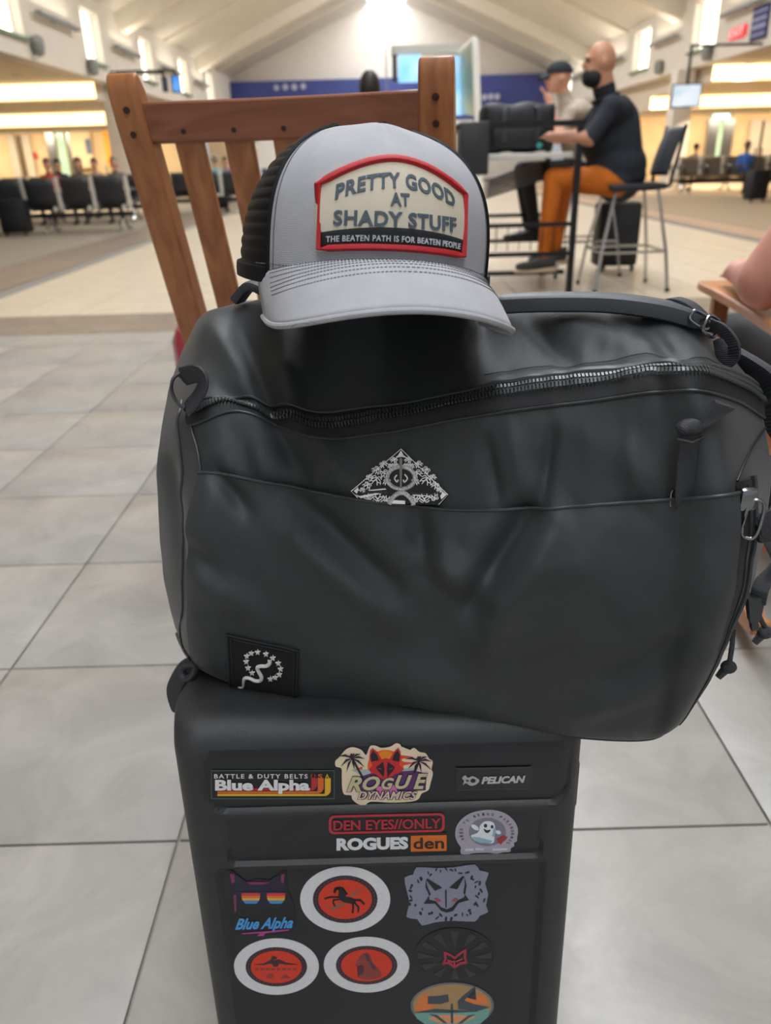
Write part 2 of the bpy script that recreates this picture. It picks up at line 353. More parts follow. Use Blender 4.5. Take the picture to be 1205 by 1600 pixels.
# added fill lamps and housings under the last bulkheads, to brighten peach walls
for nm, xa, xb in (('left', -20.0, XL - .8), ('right', XR + .8, 22.0)):
    t = thing('added_wall_fill', 'long added fill light brightening the peach wall beside the %s' % ('orange banner' if nm == 'left' else 'dark brown door'), 'light', ((xa + xb) / 2, 31.2, 2.28))
    g = G(); g.box(xa, xb, 31.1, 31.3, 2.262, 2.281); g.build('housing', m_white, t, smooth=False)
    l = bpy.data.lights.new('fill_lamp', 'AREA'); l.shape = 'RECTANGLE'; l.size = xb - xa; l.size_y = .15; l.energy = 420; l.color = (1, .86, .64)
    lo = bpy.data.objects.new('fill_lamp', l); COL.objects.link(lo); lo.parent = t; lo.location = (0, 0, -.03); lo.rotation_euler = (R(20), 0, 0)
# aisle downlights
def downlight(px, py, y, label, z=Z_OPEN, power=40):
    p = at(px, py, y); t = thing('downlight', label, 'light', (p.x, y, z), 'recessed downlights in the aisle ceilings')
    g = G(); g.lathe([(.13, -.03), (.13, .0), (.09, .0), (.09, -.03)], (p.x, y, z + .002), n=18); g.build('trim_ring', m_white, t)
    g = G(); g.lathe([(.088, -.02), (.088, .001)], (p.x, y, z), n=18); g.build('lamp', M('warm_lamp', 'ffc878', .4, emit=9), t)
    l = bpy.data.lights.new('downlight_lamp', 'SPOT'); l.energy = power; l.spot_size = R(110); l.color = (1, .83, .6); l.shadow_soft_size = .1
    lo = bpy.data.objects.new('downlight_lamp', l); COL.objects.link(lo); lo.parent = t; lo.location = (0, 0, -.06)
downlight(25, 126, 21.5, 'small warm downlight in the soffit above the light blue shirted traveller', power=1100)
downlight(92, 168, 26.5, 'small warm downlight between the two glowing coves, above the rows of dark seats', 2.68, 800)
downlight(1168, 120, 23.2, 'warm downlight in the soffit beyond the red exit sign', power=1100)
downlight(1125, 148, 26.2, 'warm downlight between glowing coves, above the traveller in blue', 2.68, 800)
downlight(1030, 149, 28.4, 'warm downlight glowing just behind the white column by the hanging monitor', 2.68, 800)
# wall uplights between the clerestory windows
def uplight(x, sd, yc, ln, label):
    t = thing('wall_uplight', label, 'light', (x, yc, 4.02), 'linear uplights between the clerestory windows')
    xa = x - sd * .16
    g = G(); g.box(xa - .07, xa + .07, yc - ln / 2, yc + ln / 2, 3.98, 4.06, bev=.01); g.build('housing', m_grey, t)
    g = G(); g.box(min(x, xa), max(x, xa), yc - .05, yc + .05, 3.99, 4.03); g.build('bracket', m_grey, t)
    l = bpy.data.lights.new('uplight_lamp', 'AREA'); l.shape = 'RECTANGLE'; l.size = .1; l.size_y = ln * .9; l.energy = UPLIGHT; l.color = (1, .9, .74)
    lo = bpy.data.objects.new('uplight_lamp', l); COL.objects.link(lo); lo.parent = t; lo.location = (xa - x, 0, .06); lo.rotation_euler = (PI, -sd * R(40), 0)
seen = {1: 'nearest to the camera on the left wall of clerestory windows', 2: 'second along the left clerestory wall, above the tall window reveals', 3: 'third along the left clerestory wall, by the blue screen', 4: 'farthest along the left clerestory wall'}
for n, yc in enumerate((10.1, 15.25, 20.3, 25.6, 30.7, 35.9)):
    uplight(XL, -1, yc, 2.4, 'grey linear wall uplight, number %s from the camera on the blue screen side' % ('one', 'two', 'three', 'four', 'five', 'six')[n])
for n, yc in enumerate((10.3, 15.7, 21.1, 26.5, 31.8, 37.2)):
    uplight(XR, 1, yc, 2.3, 'grey linear wall uplight, number %s from the camera on the exit sign side' % ('one', 'two', 'three', 'four', 'five', 'six')[n])
def speaker(px, py, x, label):
    p = atx(px, py, x); t = G(); s_ = 1 if x < 0 else -1
    t.lathe([(.02, 0), (.11, .04), (.14, .2), (.12, .36), (.03, .4)], (p.x + s_ * .13, p.y, p.z - .2), n=14); t.box(min(p.x, p.x + s_ * .1), max(p.x, p.x + s_ * .1), p.y - .03, p.y + .03, p.z - .03, p.z + .03)
    tag(t.build('wall_speaker', m_grey, loc=p), label, 'speaker', 'grey speakers under the clerestory windows')
speaker(50, 72, XL, 'small grey speaker below the nearest tall window on the downlight side')
speaker(137, 105, XL, 'small grey speaker under the second tall window beside the rocking chair post')
speaker(1112, 82, XR, 'small grey speaker below the tall window beside the exit sign')
speaker(1036, 105, XR, 'small grey speaker on top of the white column by the monitor')
# ================================================================ far things
def pbox(name, mat, parent, px0, py0, px1, py1, Y, depth=.06, bev=0.0):
    a, b = at(px0, py0, Y), at(px1, py1, Y); g = G()
    g.box(min(a.x, b.x), max(a.x, b.x), Y, Y + depth, max(min(a.z, b.z), 0), max(a.z, b.z), bev=bev); return g.build(name, mat, parent, smooth=bev > 0)
m_steel = M('brushed_steel', 'a8aaab', .3, .9, var=.05)
m_mint = M('mint_glass', 'b9dcc0', .15, var=.08, vscale=1.5, emit=.25)
def at_base(px, Y): p = at(px, 280, Y); return (p.x, Y, 0)
# back walls' doors and panels (left aisle)
t = thing('glass_door', 'pale green glass door in the peach wall behind the dark seats', 'door', at_base(97, 32.9))
pbox('door_leaf', m_mint, t, 84, 197, 112, 284, 32.86); pbox('door_frame', m_steel, t, 112, 195, 116, 284, 32.84, .1); pbox('door_frame', m_steel, t, 80, 195, 84, 284, 32.84, .1)
pbox('lit_transom', M('lit_transom', 'd8fff0', .4, emit=1.0), t, 80, 194, 96, 203, 32.8)
t = thing('service_door', 'brown service door in the peach wall behind the light blue shirt', 'door', at_base(34, 32.9))
pbox('door_leaf', M('brown_door', '6f5b43', .5), t, 24, 212, 44, 284, 32.88); pbox('door_frame', m_soff, t, 44, 210, 47, 284, 32.86); pbox('door_frame', m_soff, t, 21, 210, 24, 284, 32.86)
t = thing('notice_board', 'cream notice board with a small dark blue poster', 'notice board', (at(127, 280, 32.8).x, 32.8, at(127, 262, 32.8).z))
pbox('board', M('board_cream', 'ead6ae', .7), t, 106, 204, 148, 262, 32.8); pbox('poster', M('poster_blue', '44506b', .5, col2='6c7a92', vscale=4), t, 132, 217, 144, 240, 32.76, .03)
t = thing('orange_banner', 'tall orange banner beside the rocking chair post', 'banner', at_base(168, 32.6))
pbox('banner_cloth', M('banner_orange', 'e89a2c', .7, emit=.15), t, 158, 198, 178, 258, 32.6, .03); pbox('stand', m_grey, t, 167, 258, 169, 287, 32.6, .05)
tag(pbox('fire_alarm', M('alarm_red', 'c8442e', .5), None, 51, 238, 58, 248, 32.9), 'small red fire alarm box on the peach wall beside the brown door', 'alarm')
# right aisle
t = thing('glass_door', 'pale green glass door behind the traveller in blue', 'door', at_base(1128, 32.9))
pbox('door_leaf', m_mint, t, 1113, 190, 1133, 270, 32.86); pbox('door_frame', m_steel, t, 1133, 186, 1137, 272, 32.84, .1); pbox('door_frame', m_steel, t, 1109, 186, 1113, 272, 32.84, .1)
pbox('lit_sign', M('lit_sign', 'bff6ff', .4, emit=1.3), t, 1116, 175, 1140, 186, 32.8)
t = thing('service_door', 'dark brown door in the peach wall near the frame edge by the blue traveller', 'door', at_base(1186, 32.9))
pbox('door_leaf', M('dark_door', '55442f', .5), t, 1178, 189, 1197, 275, 32.88); pbox('door_frame', m_soff, t, 1197, 187, 1200, 275, 32.86); pbox('door_frame', m_soff, t, 1175, 187, 1178, 275, 32.86)
# mural board and white post seen between the chair slats
t = thing('mural_board', 'white board with a green corner and pink figures, seen between chair slats', 'board', at_base(408, 30))
pbox('board', m_white, t, 380, 196, 432, 268, 30); pbox('green_patch', M('patch_green', '4f9a57', .6), t, 381, 197, 402, 222, 29.97, .03)
pbox('pink_patch', M('patch_pink', 'd69a86', .6, col2='e8c0ae', vscale=5), t, 387, 234, 404, 262, 29.97, .03); pbox('stand', m_grey, t, 405, 268, 408, 310, 30)
# exit sign and banner on the right nave wall
t = thing('exit_sign', 'small glowing red exit sign on the clerestory wall', 'sign', (XR, 21.4, 3.57))
g = G(); g.box(XR - .06, XR, 20.95, 21.85, 3.45, 3.69, bev=.01); g.build('case', M('exit_red', 'd8303a', .4, emit=.8), t)
vs, fs, _ = text2d('EXIT', .01); g = G(); g.add([Vector((XR - .065, 21.78 - u * .76, 3.49 + v * .16)) for u, v in vs], fs); g.build('lettering', M('exit_pale', 'ffd8d8', .4, emit=.5), t, smooth=False)
t = thing('hanging_banner', 'dark blue vertical banner with pale bands beside the exit sign', 'banner', (XR, 20.3, 3.28))
g = G(); g.box(XR - .05, XR, 19.85, 20.65, 3.28, 3.95); g.build('cloth', M('banner_navy', '3c4270', .7), t, smooth=False)
for z0, z1 in ((3.82, 3.86), (3.66, 3.72), (3.5, 3.58), (3.36, 3.4)):
    g = G(); g.box(XR - .06, XR - .05, 19.9, 20.6, z0, z1); g.build('pale_band', M('band_pale', '9a9dc0', .7), t, smooth=False)
# hanging monitors
def monitor(label, px0, py0, px1, py1, Y, top, rz, c1, c2, arm=None):
    a, b = at(px0, py0, Y), at(px1, py1, Y); w, hh = abs(b.x - a.x), abs(a.z - b.z); c = (a + b) / 2
    t = thing('hanging_monitor', label, 'monitor', (0, 0, 0))
    g = G(); g.box(-w / 2, w / 2, -.04, .04, -hh / 2, hh / 2, bev=.01); g.build('casing', m_black, t)
    g = G(); g.box(-w / 2 + .03, w / 2 - .03, -.046, -.039, -hh / 2 + .03, hh / 2 - .03); sc = g.build('screen', M('screen_' + c1, c1, .2, emit=.7, col2=c2, vscale=3), t, smooth=False)
    g = G(); g.box(-.03, .03, .0, .06, hh / 2 - .02, top - c.z); g.build('mount_pole', m_dark, t, smooth=False)
    if arm:
        v = Matrix.Rotation(-rz, 3, 'Z') @ Vector((arm - c.x, 0, 0)); g = G(); g.bar((0, .03, top - c.z - .03), (v.x, v.y + .03, top - c.z - .03), .05, .05); g.build('mount_arm', m_dark, t, smooth=False)
    place(t, c, rz)
monitor('flight information monitor with a pale blue screen hanging beside the white column', 1052, 131, 1092, 168, 20, 3.2, R(-12), 'a9bed6', 'dfe7ee', XR + .02)
monitor('hanging monitor with a bright blue screen below the clerestory windows', 266, 118, 284, 145, 24, 3.4, R(24), '2f6fc8', '5f9de8', XL - .02)
monitor('dark hanging monitor just beside the bright blue one', 252, 120, 264, 144, 24.6, 3.4, R(35), '1c2733', '2a3a4c', XL - .02)
# information kiosk: posts, header, blue screens, green glass side panel
t = thing('information_kiosk', 'tall kiosk with blue screens, grey header and a green glass side panel', 'kiosk', at_base(672, 14))
pbox('post', M('kiosk_post', '7d7a6d', .5), t, 602, 71, 611, 400, 14, .12); pbox('header', M('kiosk_header', 'b8b6ac', .5), t, 611, 71, 722, 82, 14.2, .3)
m_blu = M('kiosk_screen', '6fb8ee', .2, emit=.75, col2='b5dcff', vscale=2.5)
pbox('screen', m_blu, t, 622, 86, 658, 128, 14.15, .05); pbox('screen', m_blu, t, 705, 88, 722, 180, 14.6, .05); pbox('screen_frame', m_dark, t, 613, 86, 621, 128, 14.1, .1)
pbox('lower_panel', m_white, t, 611, 190, 735, 395, 14.3, .1)
g = G(); a0, a1 = at(718, 88, 14.3), at(742, 66, 12.4); b0, b1 = at(720, 178, 14.3), at(746, 182, 12.4)
g.add([a0, a1, b1, b0] + [v + Vector((.05, .02, 0)) for v in (a0, a1, b1, b0)], [(0, 1, 2, 3), (7, 6, 5, 4), (0, 4, 5, 1), (1, 5, 6, 2), (2, 6, 7, 3), (3, 7, 4, 0)]); g.build('glass_panel', M('kiosk_green', '9fc09b', .2, col2='7ba67f', vscale=1.2), t, smooth=False)
g = G(); g.tube([at(743, 62, 12.4), at(747, 184, 12.4), at(750, 330, 12.4)], .05, 8); g.build('edge_post', m_white, t)
g = G(); g.tube([a0 + Vector((0, 0, .04)), a1 + Vector((0, 0, .04))], .04, 8); g.build('top_rail', m_white, t)
# tandem benches
m_vinyl = M('charcoal_vinyl', '303236', .45, var=.08); m_vinyl2 = M('taupe_vinyl', '6d6154', .5, var=.08)
m_arm = M('pale_arm_plastic', 'd9d4c8', .4); m_chrome = M('chrome', 'c6c8ca', .18, 1.0, var=.03)
def bench(label, n, mat, pitch=.575, group='tandem waiting benches'):
    t = local_root('tandem_bench', label, 'bench', group); W = n * pitch
    for i in range(n):
        xc = -W / 2 + (i + .5) * pitch; g = G()
        g.grid(lambda u, v: Vector((xc - .23 + .46 * u, -.02 - .09 * v - .03 * sin(PI * u), .42 + .43 * v)), 7, 5); g.build('backrest', mat, t, solid=.05)
        g = G(); g.grid(lambda u, v: Vector((xc - .23 + .46 * u, .46 * v - .0, .40 + .03 * cos(PI * (u - .5)) + .04 * v)), 7, 5); g.build('seat', mat, t, solid=.06)
        g = G(); g.lathe([(.001, 0), (.035, 0), (.04, .012), (.035, .024), (.001, .024)], (xc + .2, -.075, .39), (0, -1, 0), 14); g.build('hinge_cap', m_arm, t)
    for i in range(n + 1):
        xc = -W / 2 + i * pitch; g = G()
        g.bar((xc, -.1, .87), (xc, -.03, .36), .05, .05); g.build('divider', m_arm, t, smooth=False)
        g = G(); g.tube(spline([(xc, -.05, .62), (xc, .15, .66), (xc, .4, .64), (xc, .42, .55), (xc, .3, .42)], 4), .022, 6); g.build('armrest', m_dark, t)
    g = G(); g.box(-W / 2, W / 2, .08, .16, .24, .31); g.build('beam', m_dark, t, smooth=False)
    for xc in (-W / 2 + .18, 0, W / 2 - .18):
        g = G(); g.tube(spline([(xc, -.25, .02), (xc, -.1, .05), (xc, .1, .26), (xc, .3, .05), (xc, .5, .02)], 4), .025, 7); g.build('leg', m_chrome, t)
    return t
b = bench('dark tandem bench seen from behind, nearest row, beside the rocking chair post', 5, m_vinyl)
place(b, (-4.16 - 2.5 * .575, 13.9, .004), 0)
for lab, n, x, y, rz, mt in (('dark tandem bench facing the nearest row, holding seated travellers', 6, -6.4, 16.6, PI, 0), ('dark tandem bench glimpsed between the rocking chair slats', 4, -4.0, 18.4, 0, 0),
                         ('taupe tandem bench under the traveller in blue, beyond the white column', 7, 9.8, 21.4, PI, 1), ('dark tandem bench far behind the cap and slats', 4, -3.7, 24.5, PI, 0), ('taupe tandem bench back to back with the one under the traveller in blue', 5, 9.6, 22.6, 0, 1)):
    b2 = bench(lab, n, m_vinyl2 if mt else m_vinyl); place(b2, (x, y, .004), rz)
# ================================================================ people
def remeshed(name, caps, balls, voxel, mats, regions, parent, smooth_it=6):
    # caps: (a, b, ra, rb) tapered limbs; balls: (c, rx, ry, rz, rotY); one continuous skin; regions: (material index, a, b)
    g = G()
    for a, b, ra, rb in caps:
        a, b = Vector(a), Vector(b); n = 7; g.tube([a + (b - a) * (i / (n - 1)) for i in range(n)], [ra + (rb - ra) * i / (n - 1) for i in range(n)], 14)
        g.ball(a, ra * .995, n=14, m=9); g.ball(b, rb * .995, n=14, m=9)
    for c, rx, ry, rz, rot in balls:
        s = G(); s.ball((0, 0, 0), rx, ry, rz, 18, 12); mt = Matrix.Rotation(rot, 3, 'Y'); g.add([Vector(c) + mt @ v for v in s.v], s.f)
    me = bpy.data.meshes.new(name); me.from_pydata([tuple(v) for v in g.v], [], g.f)
    o = bpy.data.objects.new(name, me); COL.objects.link(o)
    md = o.modifiers.new('r', 'REMESH'); md.mode = 'VOXEL'; md.voxel_size = voxel; md.use_smooth_shade = True
    sm = o.modifiers.new('s', 'SMOOTH'); sm.factor = .5; sm.iterations = smooth_it
    dg = bpy.context.evaluated_depsgraph_get(); m2 = bpy.data.meshes.new_from_object(o.evaluated_get(dg)); o.modifiers.clear(); o.data = m2
    m2.materials.clear()
    for m in mats: m2.materials.append(m)
    idx = []
    for p in m2.polygons:
        best = None
        for mi, a, b, bias in regions:
            a, b = Vector(a), Vector(b); d = b - a; t = max(0, min(1, (p.center - a).dot(d) / max(d.length_squared, 1e-9)))
            q = (p.center - a - d * t).length - bias
            if best is None or q < best[0]: best = (q, mi)
        idx.append(best[1])
    m2.polygons.foreach_set('material_index', idx); m2.polygons.foreach_set('use_smooth', [True] * len(idx))
    o.parent = parent; OFF[o.name] = Vector(); return o
SKIN = M('skin_light', 'd9a184', .55, var=.06, vscale=20); SKIN2 = M('skin_tan', 'c08a6c', .55, var=.06, vscale=20)
def shoe_geo(g, heel, d, L=.27, w=.095, hh=.09, mi=0):
    d = Vector(d).normalized(); s = Vector((-d.y, d.x, 0)).normalized(); heel = Vector(heel)
    def fn(u, v):
        x = u * L; ww = w / 2 * (.75 + .35 * sin(PI * min(1, u * 1.05)) ** .8) * (1 - max(0, u - .8) * 2.2) ; top = hh * (1 - .55 * min(1, u / .75)) * (1 - max(0, u - .85) * 2)
        a = v * 2 * PI; ca, sa = cos(a), sin(a)
        return heel + d * x + s * (ww * math.copysign(abs(ca) ** .6, ca)) + Vector((0, 0, top / 2 + top / 2 * math.copysign(abs(sa) ** .6, sa)))
    n = len(g.v); g.grid(fn, 12, 14, mi, wrapv=True)
    for i0 in (n, n + 11 * 14): g.f.append(tuple(range(i0, i0 + 14))); g.mi.append(mi)
def sitter(label, loc, rz, shirt, legs, hair, skin=SKIN, seat=.45, voxel=.028, lean=0.0, hairlen=0, group=None, armup=False, standing=False, scale=.86):
    t = local_root('person', label, 'person', group)       # faces +y, base at the floor
    s = seat; hip = Vector((0, 0, s + .1)); ch = Vector((0, lean * .35 - .02, s + .46)); nk = Vector((0, lean * .5, s + .62)); hd = Vector((0, lean * .55 + .02, s + .77))
    S = [(hip, ch, .15, .155, 0), (ch, nk, .12, .055, 0)]
    caps = [(hip, ch, .15, .155), (ch, nk - Vector((0, 0, .04)), .13, .06), (nk, hd, .055, .055)]; regs = [(0, hip, ch + Vector((0, 0, .08)), .15), (2, nk, hd, .07), (2, hd, hd, .1)]
    for sx in (-1, 1):
        sh = ch + Vector((sx * .17, 0, .07)); el = sh + Vector((sx * .06, .08, -.27)); wr = el + Vector((-sx * .1, .24, .02))
        if armup and sx < 0: el = sh + Vector((-.02, .2, -.16)); wr = Vector((-.02, hd.y + .13, hd.z - .03))
        if standing: el = sh + Vector((sx * .05, .0, -.3)); wr = el + Vector((0, .06, -.25))
        caps += [(ch + Vector((sx * .08, 0, .06)), sh, .085, .07), (sh, el, .062, .045), (el, wr, .042, .03), (wr, wr + (wr - el).normalized() * .11, .036, .02)]
        regs += [(0, sh, sh + (el - sh) * .75, .06), (2, sh + (el - sh) * .85, wr, .04), (2, wr, wr + (wr - el).normalized() * .1, .035)]
        hp = hip + Vector((sx * .09, 0, -.02)); kn = Vector((sx * .12, .44, s + .07)); an = Vector((sx * .12, .42, .1))
        if standing: kn = Vector((sx * .1, .04, s * .55)); an = Vector((sx * .1, sx * .12, .1))
        caps += [(hp, kn, .09, .065), (kn, an, .062, .042)]; regs += [(1, hp, kn, .085), (1, kn, an, .06)]
    balls = [(hd + Vector((0, 0, .05)), .078, .098, .115, 0), (hd + Vector((0, .1, .02)), .018, .025, .03, 0), (hip, .17, .14, .1, 0)]
    for sx in (-1, 1): balls.append((hd + Vector((sx * .08, -.005, .035)), .014, .025, .034, 0))
    o = remeshed('body', caps, balls, voxel, [shirt, legs, skin], regs, t, 4)
    g = G()
    for sx in (-1, 1):
        an = Vector((sx * .12, .36, .004)) if not standing else Vector((sx * .1, sx * .12 - .07, .004)); g1 = G(); shoe_geo(g1, an, (0, 1, 0)); g1.build('shoe', M('dark_shoe', '1c1c1e', .6), t)
    if hair:
        g = G()
        def hf(u, v):
            a = u * 2 * PI; b_ = v * (PI * .62 if cos(a - PI / 2) < .2 else PI * .42)
            if hairlen and cos(a - PI / 2) < .3: b_ = v * PI * .78
            return hd + Vector((0, -.008, .055)) + Vector((.09 * sin(b_) * cos(a), .11 * sin(b_) * sin(a), .128 * cos(b_) - (hairlen * max(0, v - .6) * 2 if cos(a - PI / 2) < .3 else 0)))
        g.grid(hf, 18, 9, wrapu=True); g.build('hair', hair, t)
    for sx in (-1, 1):
        g = G(); g.ball(hd + Vector((sx * .03, .088, .055)), .011, n=8, m=6); g.build('eye', M('eye_dark', '1a1210', .2), t)
    t.scale = (1, 1, 1) if standing else (scale,) * 3
    place(t, loc, rz); return t
def cl(n, c): return M('cloth_' + n, c, .85, var=.12, vscale=25, bump=.2, bscale=250)
HD, HB, HG, HR = M('hair_dark', '1e1814', .6), M('hair_brown', '4a3626', .6), M('hair_grey', '7d7468', .6), M('hair_auburn', '6b3a24', .6)
trav = 'travellers waiting in the dark seats'
# left waiting area: heads above the nearest bench
sitter('traveller in light blue shirt leaning at the frame edge beside black luggage', (-6.12, 12.15, .004), R(200), cl('pale_blue', 'b9c6dc'), cl('black_trouser', '1d1e22'), HB, lean=.25)
for px, c, hr, lab, ln in ((79, 'a04a3a', HR, 'seated traveller with auburn hair and rust top behind the dark bench', 0), (95, '2c2f38', HD, 'seated traveller with dark hair and dark top behind the dark bench', 0),
                       (127, '5d5547', HB, 'seated traveller with long brown hair behind the middle of the dark bench', .08), (152, 'b08a7c', HD, 'seated traveller in pinkish top behind the dark bench', 0),
                       (183, '5b5750', HG, 'seated traveller with grey brown hair nearest the rocking chair post', .06)):
    yy = 18.3 if px in (95, 152) else 16.44; p = at(px, 285, yy); sitter(lab, (p.x, yy, .004), PI + R(random.uniform(-8, 8)), cl('t%d' % px, c), cl('navy', '262b3a'), hr, hairlen=ln, group=trav)
p = at(338, 290, 18.4); sitter('traveller in teal top seen between the first and second chair slats', (p.x, 18.53, .004), 0, cl('teal', '6f9796'), cl('charcoal', '2a2c2f'), HG)
p = at(350, 275, 24.5); sitter('traveller with dark hair far off between the second and third chair slats', (p.x + .1, 24.36, .004), PI, cl('mauve', '8d6f74'), cl('charcoal', '2a2c2f'), HD, hairlen=.05)
p = at(404, 280, 25.0); sitter('traveller in pale blue top far off just beside the cap mesh', (p.x, 24.36, .004), PI, cl('pale_blue', 'b9c6dc'), cl('charcoal', '2a2c2f'), HB)
# someone sitting beyond the top rail of the rocking chair: only the dark hair shows
p = at(578, 150, 7.0); sitter('traveller beyond the rocking chair rail, only dark hair showing', (p.x, 7.2, .004), 0, cl('black', '17181b'), cl('charcoal', '2a2c2f'), HD, seat=.72, hairlen=.02, standing=True)
# right side
p = at(1150, 285, 21.4); sitter('traveller in bright blue shirt on the taupe bench', (p.x + .1, 21.26, .004), PI, cl('royal', '3f6fc0'), cl('black_trouser', '1d1e22'), HD, skin=M('skin_dark', '6b4732', .55))
p = at(1083, 280, 22.7); sitter('traveller with dark hair behind the taupe bench by the white column', (p.x, 22.74, .004), 0, cl('brown', '4f4136'), cl('charcoal', '2a2c2f'), HD)
# ================================================================ high table with the two men
m_frame = M('black_frame', '1b1c1e', .45, .3, var=.1); m_top = M('pale_laminate', 'd6d2c9', .4, var=.04)
t = thing('charging_table', 'bar height charging table with black frame and pale top', 'table', (1.08, 6.7, 0))
YT0, YT1, XT0, XT1, ZT = 6.2, 7.3, .64, 1.5, 1.02
for x, y in ((XT1, YT0), (XT0, YT0), (XT1, YT1), (XT0, YT1)):
    g = G(); g.box(x - .022, x + .022, y - .022, y + .022, 0, 1.23); g.build('leg', m_frame, t, smooth=False)
for x0, x1, y0, y1 in ((XT0, XT1, YT0, YT0), (XT0, XT1, YT1, YT1), (XT0, XT0, YT0, YT1), (XT1, XT1, YT0, YT1)):
    if x0 == XT1: continue
    for z in (1.21,) if y0 == y1 else (1.21, .52):
        g = G(); g.box(x0 - .02, x1 + .02, y0 - .02, y1 + .02, z - .02, z + .02); g.build('rail', m_frame, t, smooth=False)
for z in (.52, .305):
    g = G(); g.box(XT0, XT1, YT0 - .012, YT0 + .012, z - .015, z + .015); g.build('foot_rail', m_frame, t, smooth=False)
    g = G(); g.box(XT0, XT1, YT1 - .012, YT1 + .012, z - .015, z + .015); g.build('foot_rail', m_frame, t, smooth=False)
for z, y in ((.14, 6.42), (.22, 7.0)):
    g = G(); g.box(XT0, XT1, y - .03, y + .03, z - .015, z + .015); g.build('foot_rest', m_frame, t, smooth=False)
g = G(); g.box(XT0 + .1, XT1 - .03, YT0 + .03, YT1 - .03, ZT - .04, ZT, bev=.006); g.build('table_top', m_top, t)
g = G(); g.box(XT0 - .02, XT0 + .19, YT0 - .05, YT0 + .25, .88, 1.235, bev=.01); g.build('power_cabinet', M('charcoal_panel', '2b2a2b', .5), t)
m_slat = M('slat_grey', '55585c', .5, .2)
for i in range(5):
    g = G(); z = .93 - i * .032; g.bar((XT0 + .19, YT0 + .02 + i * .02, z - .1 + i * .004), (1.32, YT0 + .5, z + .02), .05, .012); g.build('slat', m_slat, t, smooth=False)
# wire basket under the table
g = G()
for i in range(9): g.tube([(XT0 + .1 + i * .09, YT0 + .06, .5), (XT0 + .1 + i * .09, YT0 + .06, .33)], .004, 5)
tag(g.build('wire_basket', m_frame, t), kind='stuff')
# black duffel on the table
a, b = at(752, 236, 6.42), at(872, 236, 6.42)
t = thing('duffel_bag', 'black duffel bag with webbing handles standing on the high table', 'bag', ((a.x + b.x) / 2, 6.6, ZT))
m_nyl = M('black_nylon', '15171a', .6, var=.2, vscale=15, bump=.4, bscale=60); m_web = M('black_webbing', '34373b', .55, bump=.3, bscale=400)
cx, hw = (a.x + b.x) / 2, (b.x - a.x) / 2; g = G()
def duf(u, v):
    an = v * 2 * PI; ca, sa = cos(an), sin(an); e = .42; x = (u * 2 - 1); en = (1 - abs(x) ** 6) ** .25 if abs(x) < 1 else 0
    return Vector((cx + hw * x, 6.62 + .17 * en * math.copysign(abs(ca) ** e, ca), ZT + .175 + (.172 + .01 * sin(x * 7)) * (.75 + .25 * en) * math.copysign(abs(sa) ** e, sa)))
g.grid(duf, 25, 28, wrapv=True); bd = g.build('body', m_nyl, t, sharp=60)
for s in (-1, 1):
    g = G(); g.tube(spline([(cx - .12, 6.42 + (s > 0) * .4, ZT + .08), (cx - .12, 6.43 + (s > 0) * .38, ZT + .3), (cx - .07, 6.5 + (s > 0) * .2, ZT + .24 - .06 * s), (cx + .07, 6.5 + (s > 0) * .2, ZT + .24 - .06 * s), (cx + .13, 6.43 + (s > 0) * .38, ZT + .3), (cx + .13, 6.42 + (s > 0) * .4, ZT + .08)], 6), .014, 8, flat=(1.3, .35), up=(0, 1, 0)); g.build('handle', m_web, t)
g = G(); g.box(cx - .2, cx + .18, 6.425, 6.46, ZT + .03, ZT + .17, bev=.012); g.build('pocket', m_nyl, t)
g = G(); c = at(843, 230, 6.42); g.lathe([(.001, 0), (.022, 0), (.022, .012), (.001, .012)], (c.x, 6.425, ZT + .05), (0, -1, 0), 14); g.build('teal_tag', M('teal_tag', '4fb6b0', .5), t)
# bar stools
def stool(label, loc):
    t = local_root('bar_stool', label, 'chair', 'bar stools at the high table')   # sitter faces -x
    g = G(); g.box(-.22, .21, -.22, .22, .745, .79, bev=.018); g.build('seat', M('stool_seat', '232629', .5), t)
    g = G(); g.grid(lambda u, v: Vector((.2 + .05 * v + .05 * v * v - .045 * sin(PI * u), -.2 + .4 * u, .84 + .33 * v)), 12, 12); g.build('mesh_backrest', M('stool_mesh', '2e3236', .6, bump=.6, bscale=300), t, solid=.012)
    for sy in (-1, 1):
        g = G(); g.tube(spline([(-.2, sy * .2, .75), (.19, sy * .2, .76), (.24, sy * .21, .85), (.3, sy * .205, 1.18)], 5), .014, 8); g.build('back_frame', m_dark, t)
        for sx in (-1, 1):
            g = G(); g.tube([(sx * .16, sy * .16, .745), (sx * .25, sy * .235, .3), (sx * .285, sy * .265, .008)], .013, 8); lg = g.build('leg', m_chrome, t)
            g = G(); g.lathe([(.018, 0), (.018, .02), (.012, .03)], (sx * .287, sy * .267, 0), n=10); g.build('glide', m_black, lg)
        g = G(); g.tube([(-.25, sy * .235, .3), (.25, sy * .235, .3)], .011, 8); g.build('foot_ring', m_chrome, t)
    for sx in (-1, 1):
        g = G(); g.tube([(sx * .25, -.235, .3), (sx * .25, .235, .3)], .011, 8); g.build('foot_ring', m_chrome, t)
    return place(t, loc)
stool('chrome legged bar stool with dark mesh back under the bald man', (1.98, 6.42, .001)); stool('second bar stool, mostly hidden behind the bald man', (1.86, 7.3, .001))
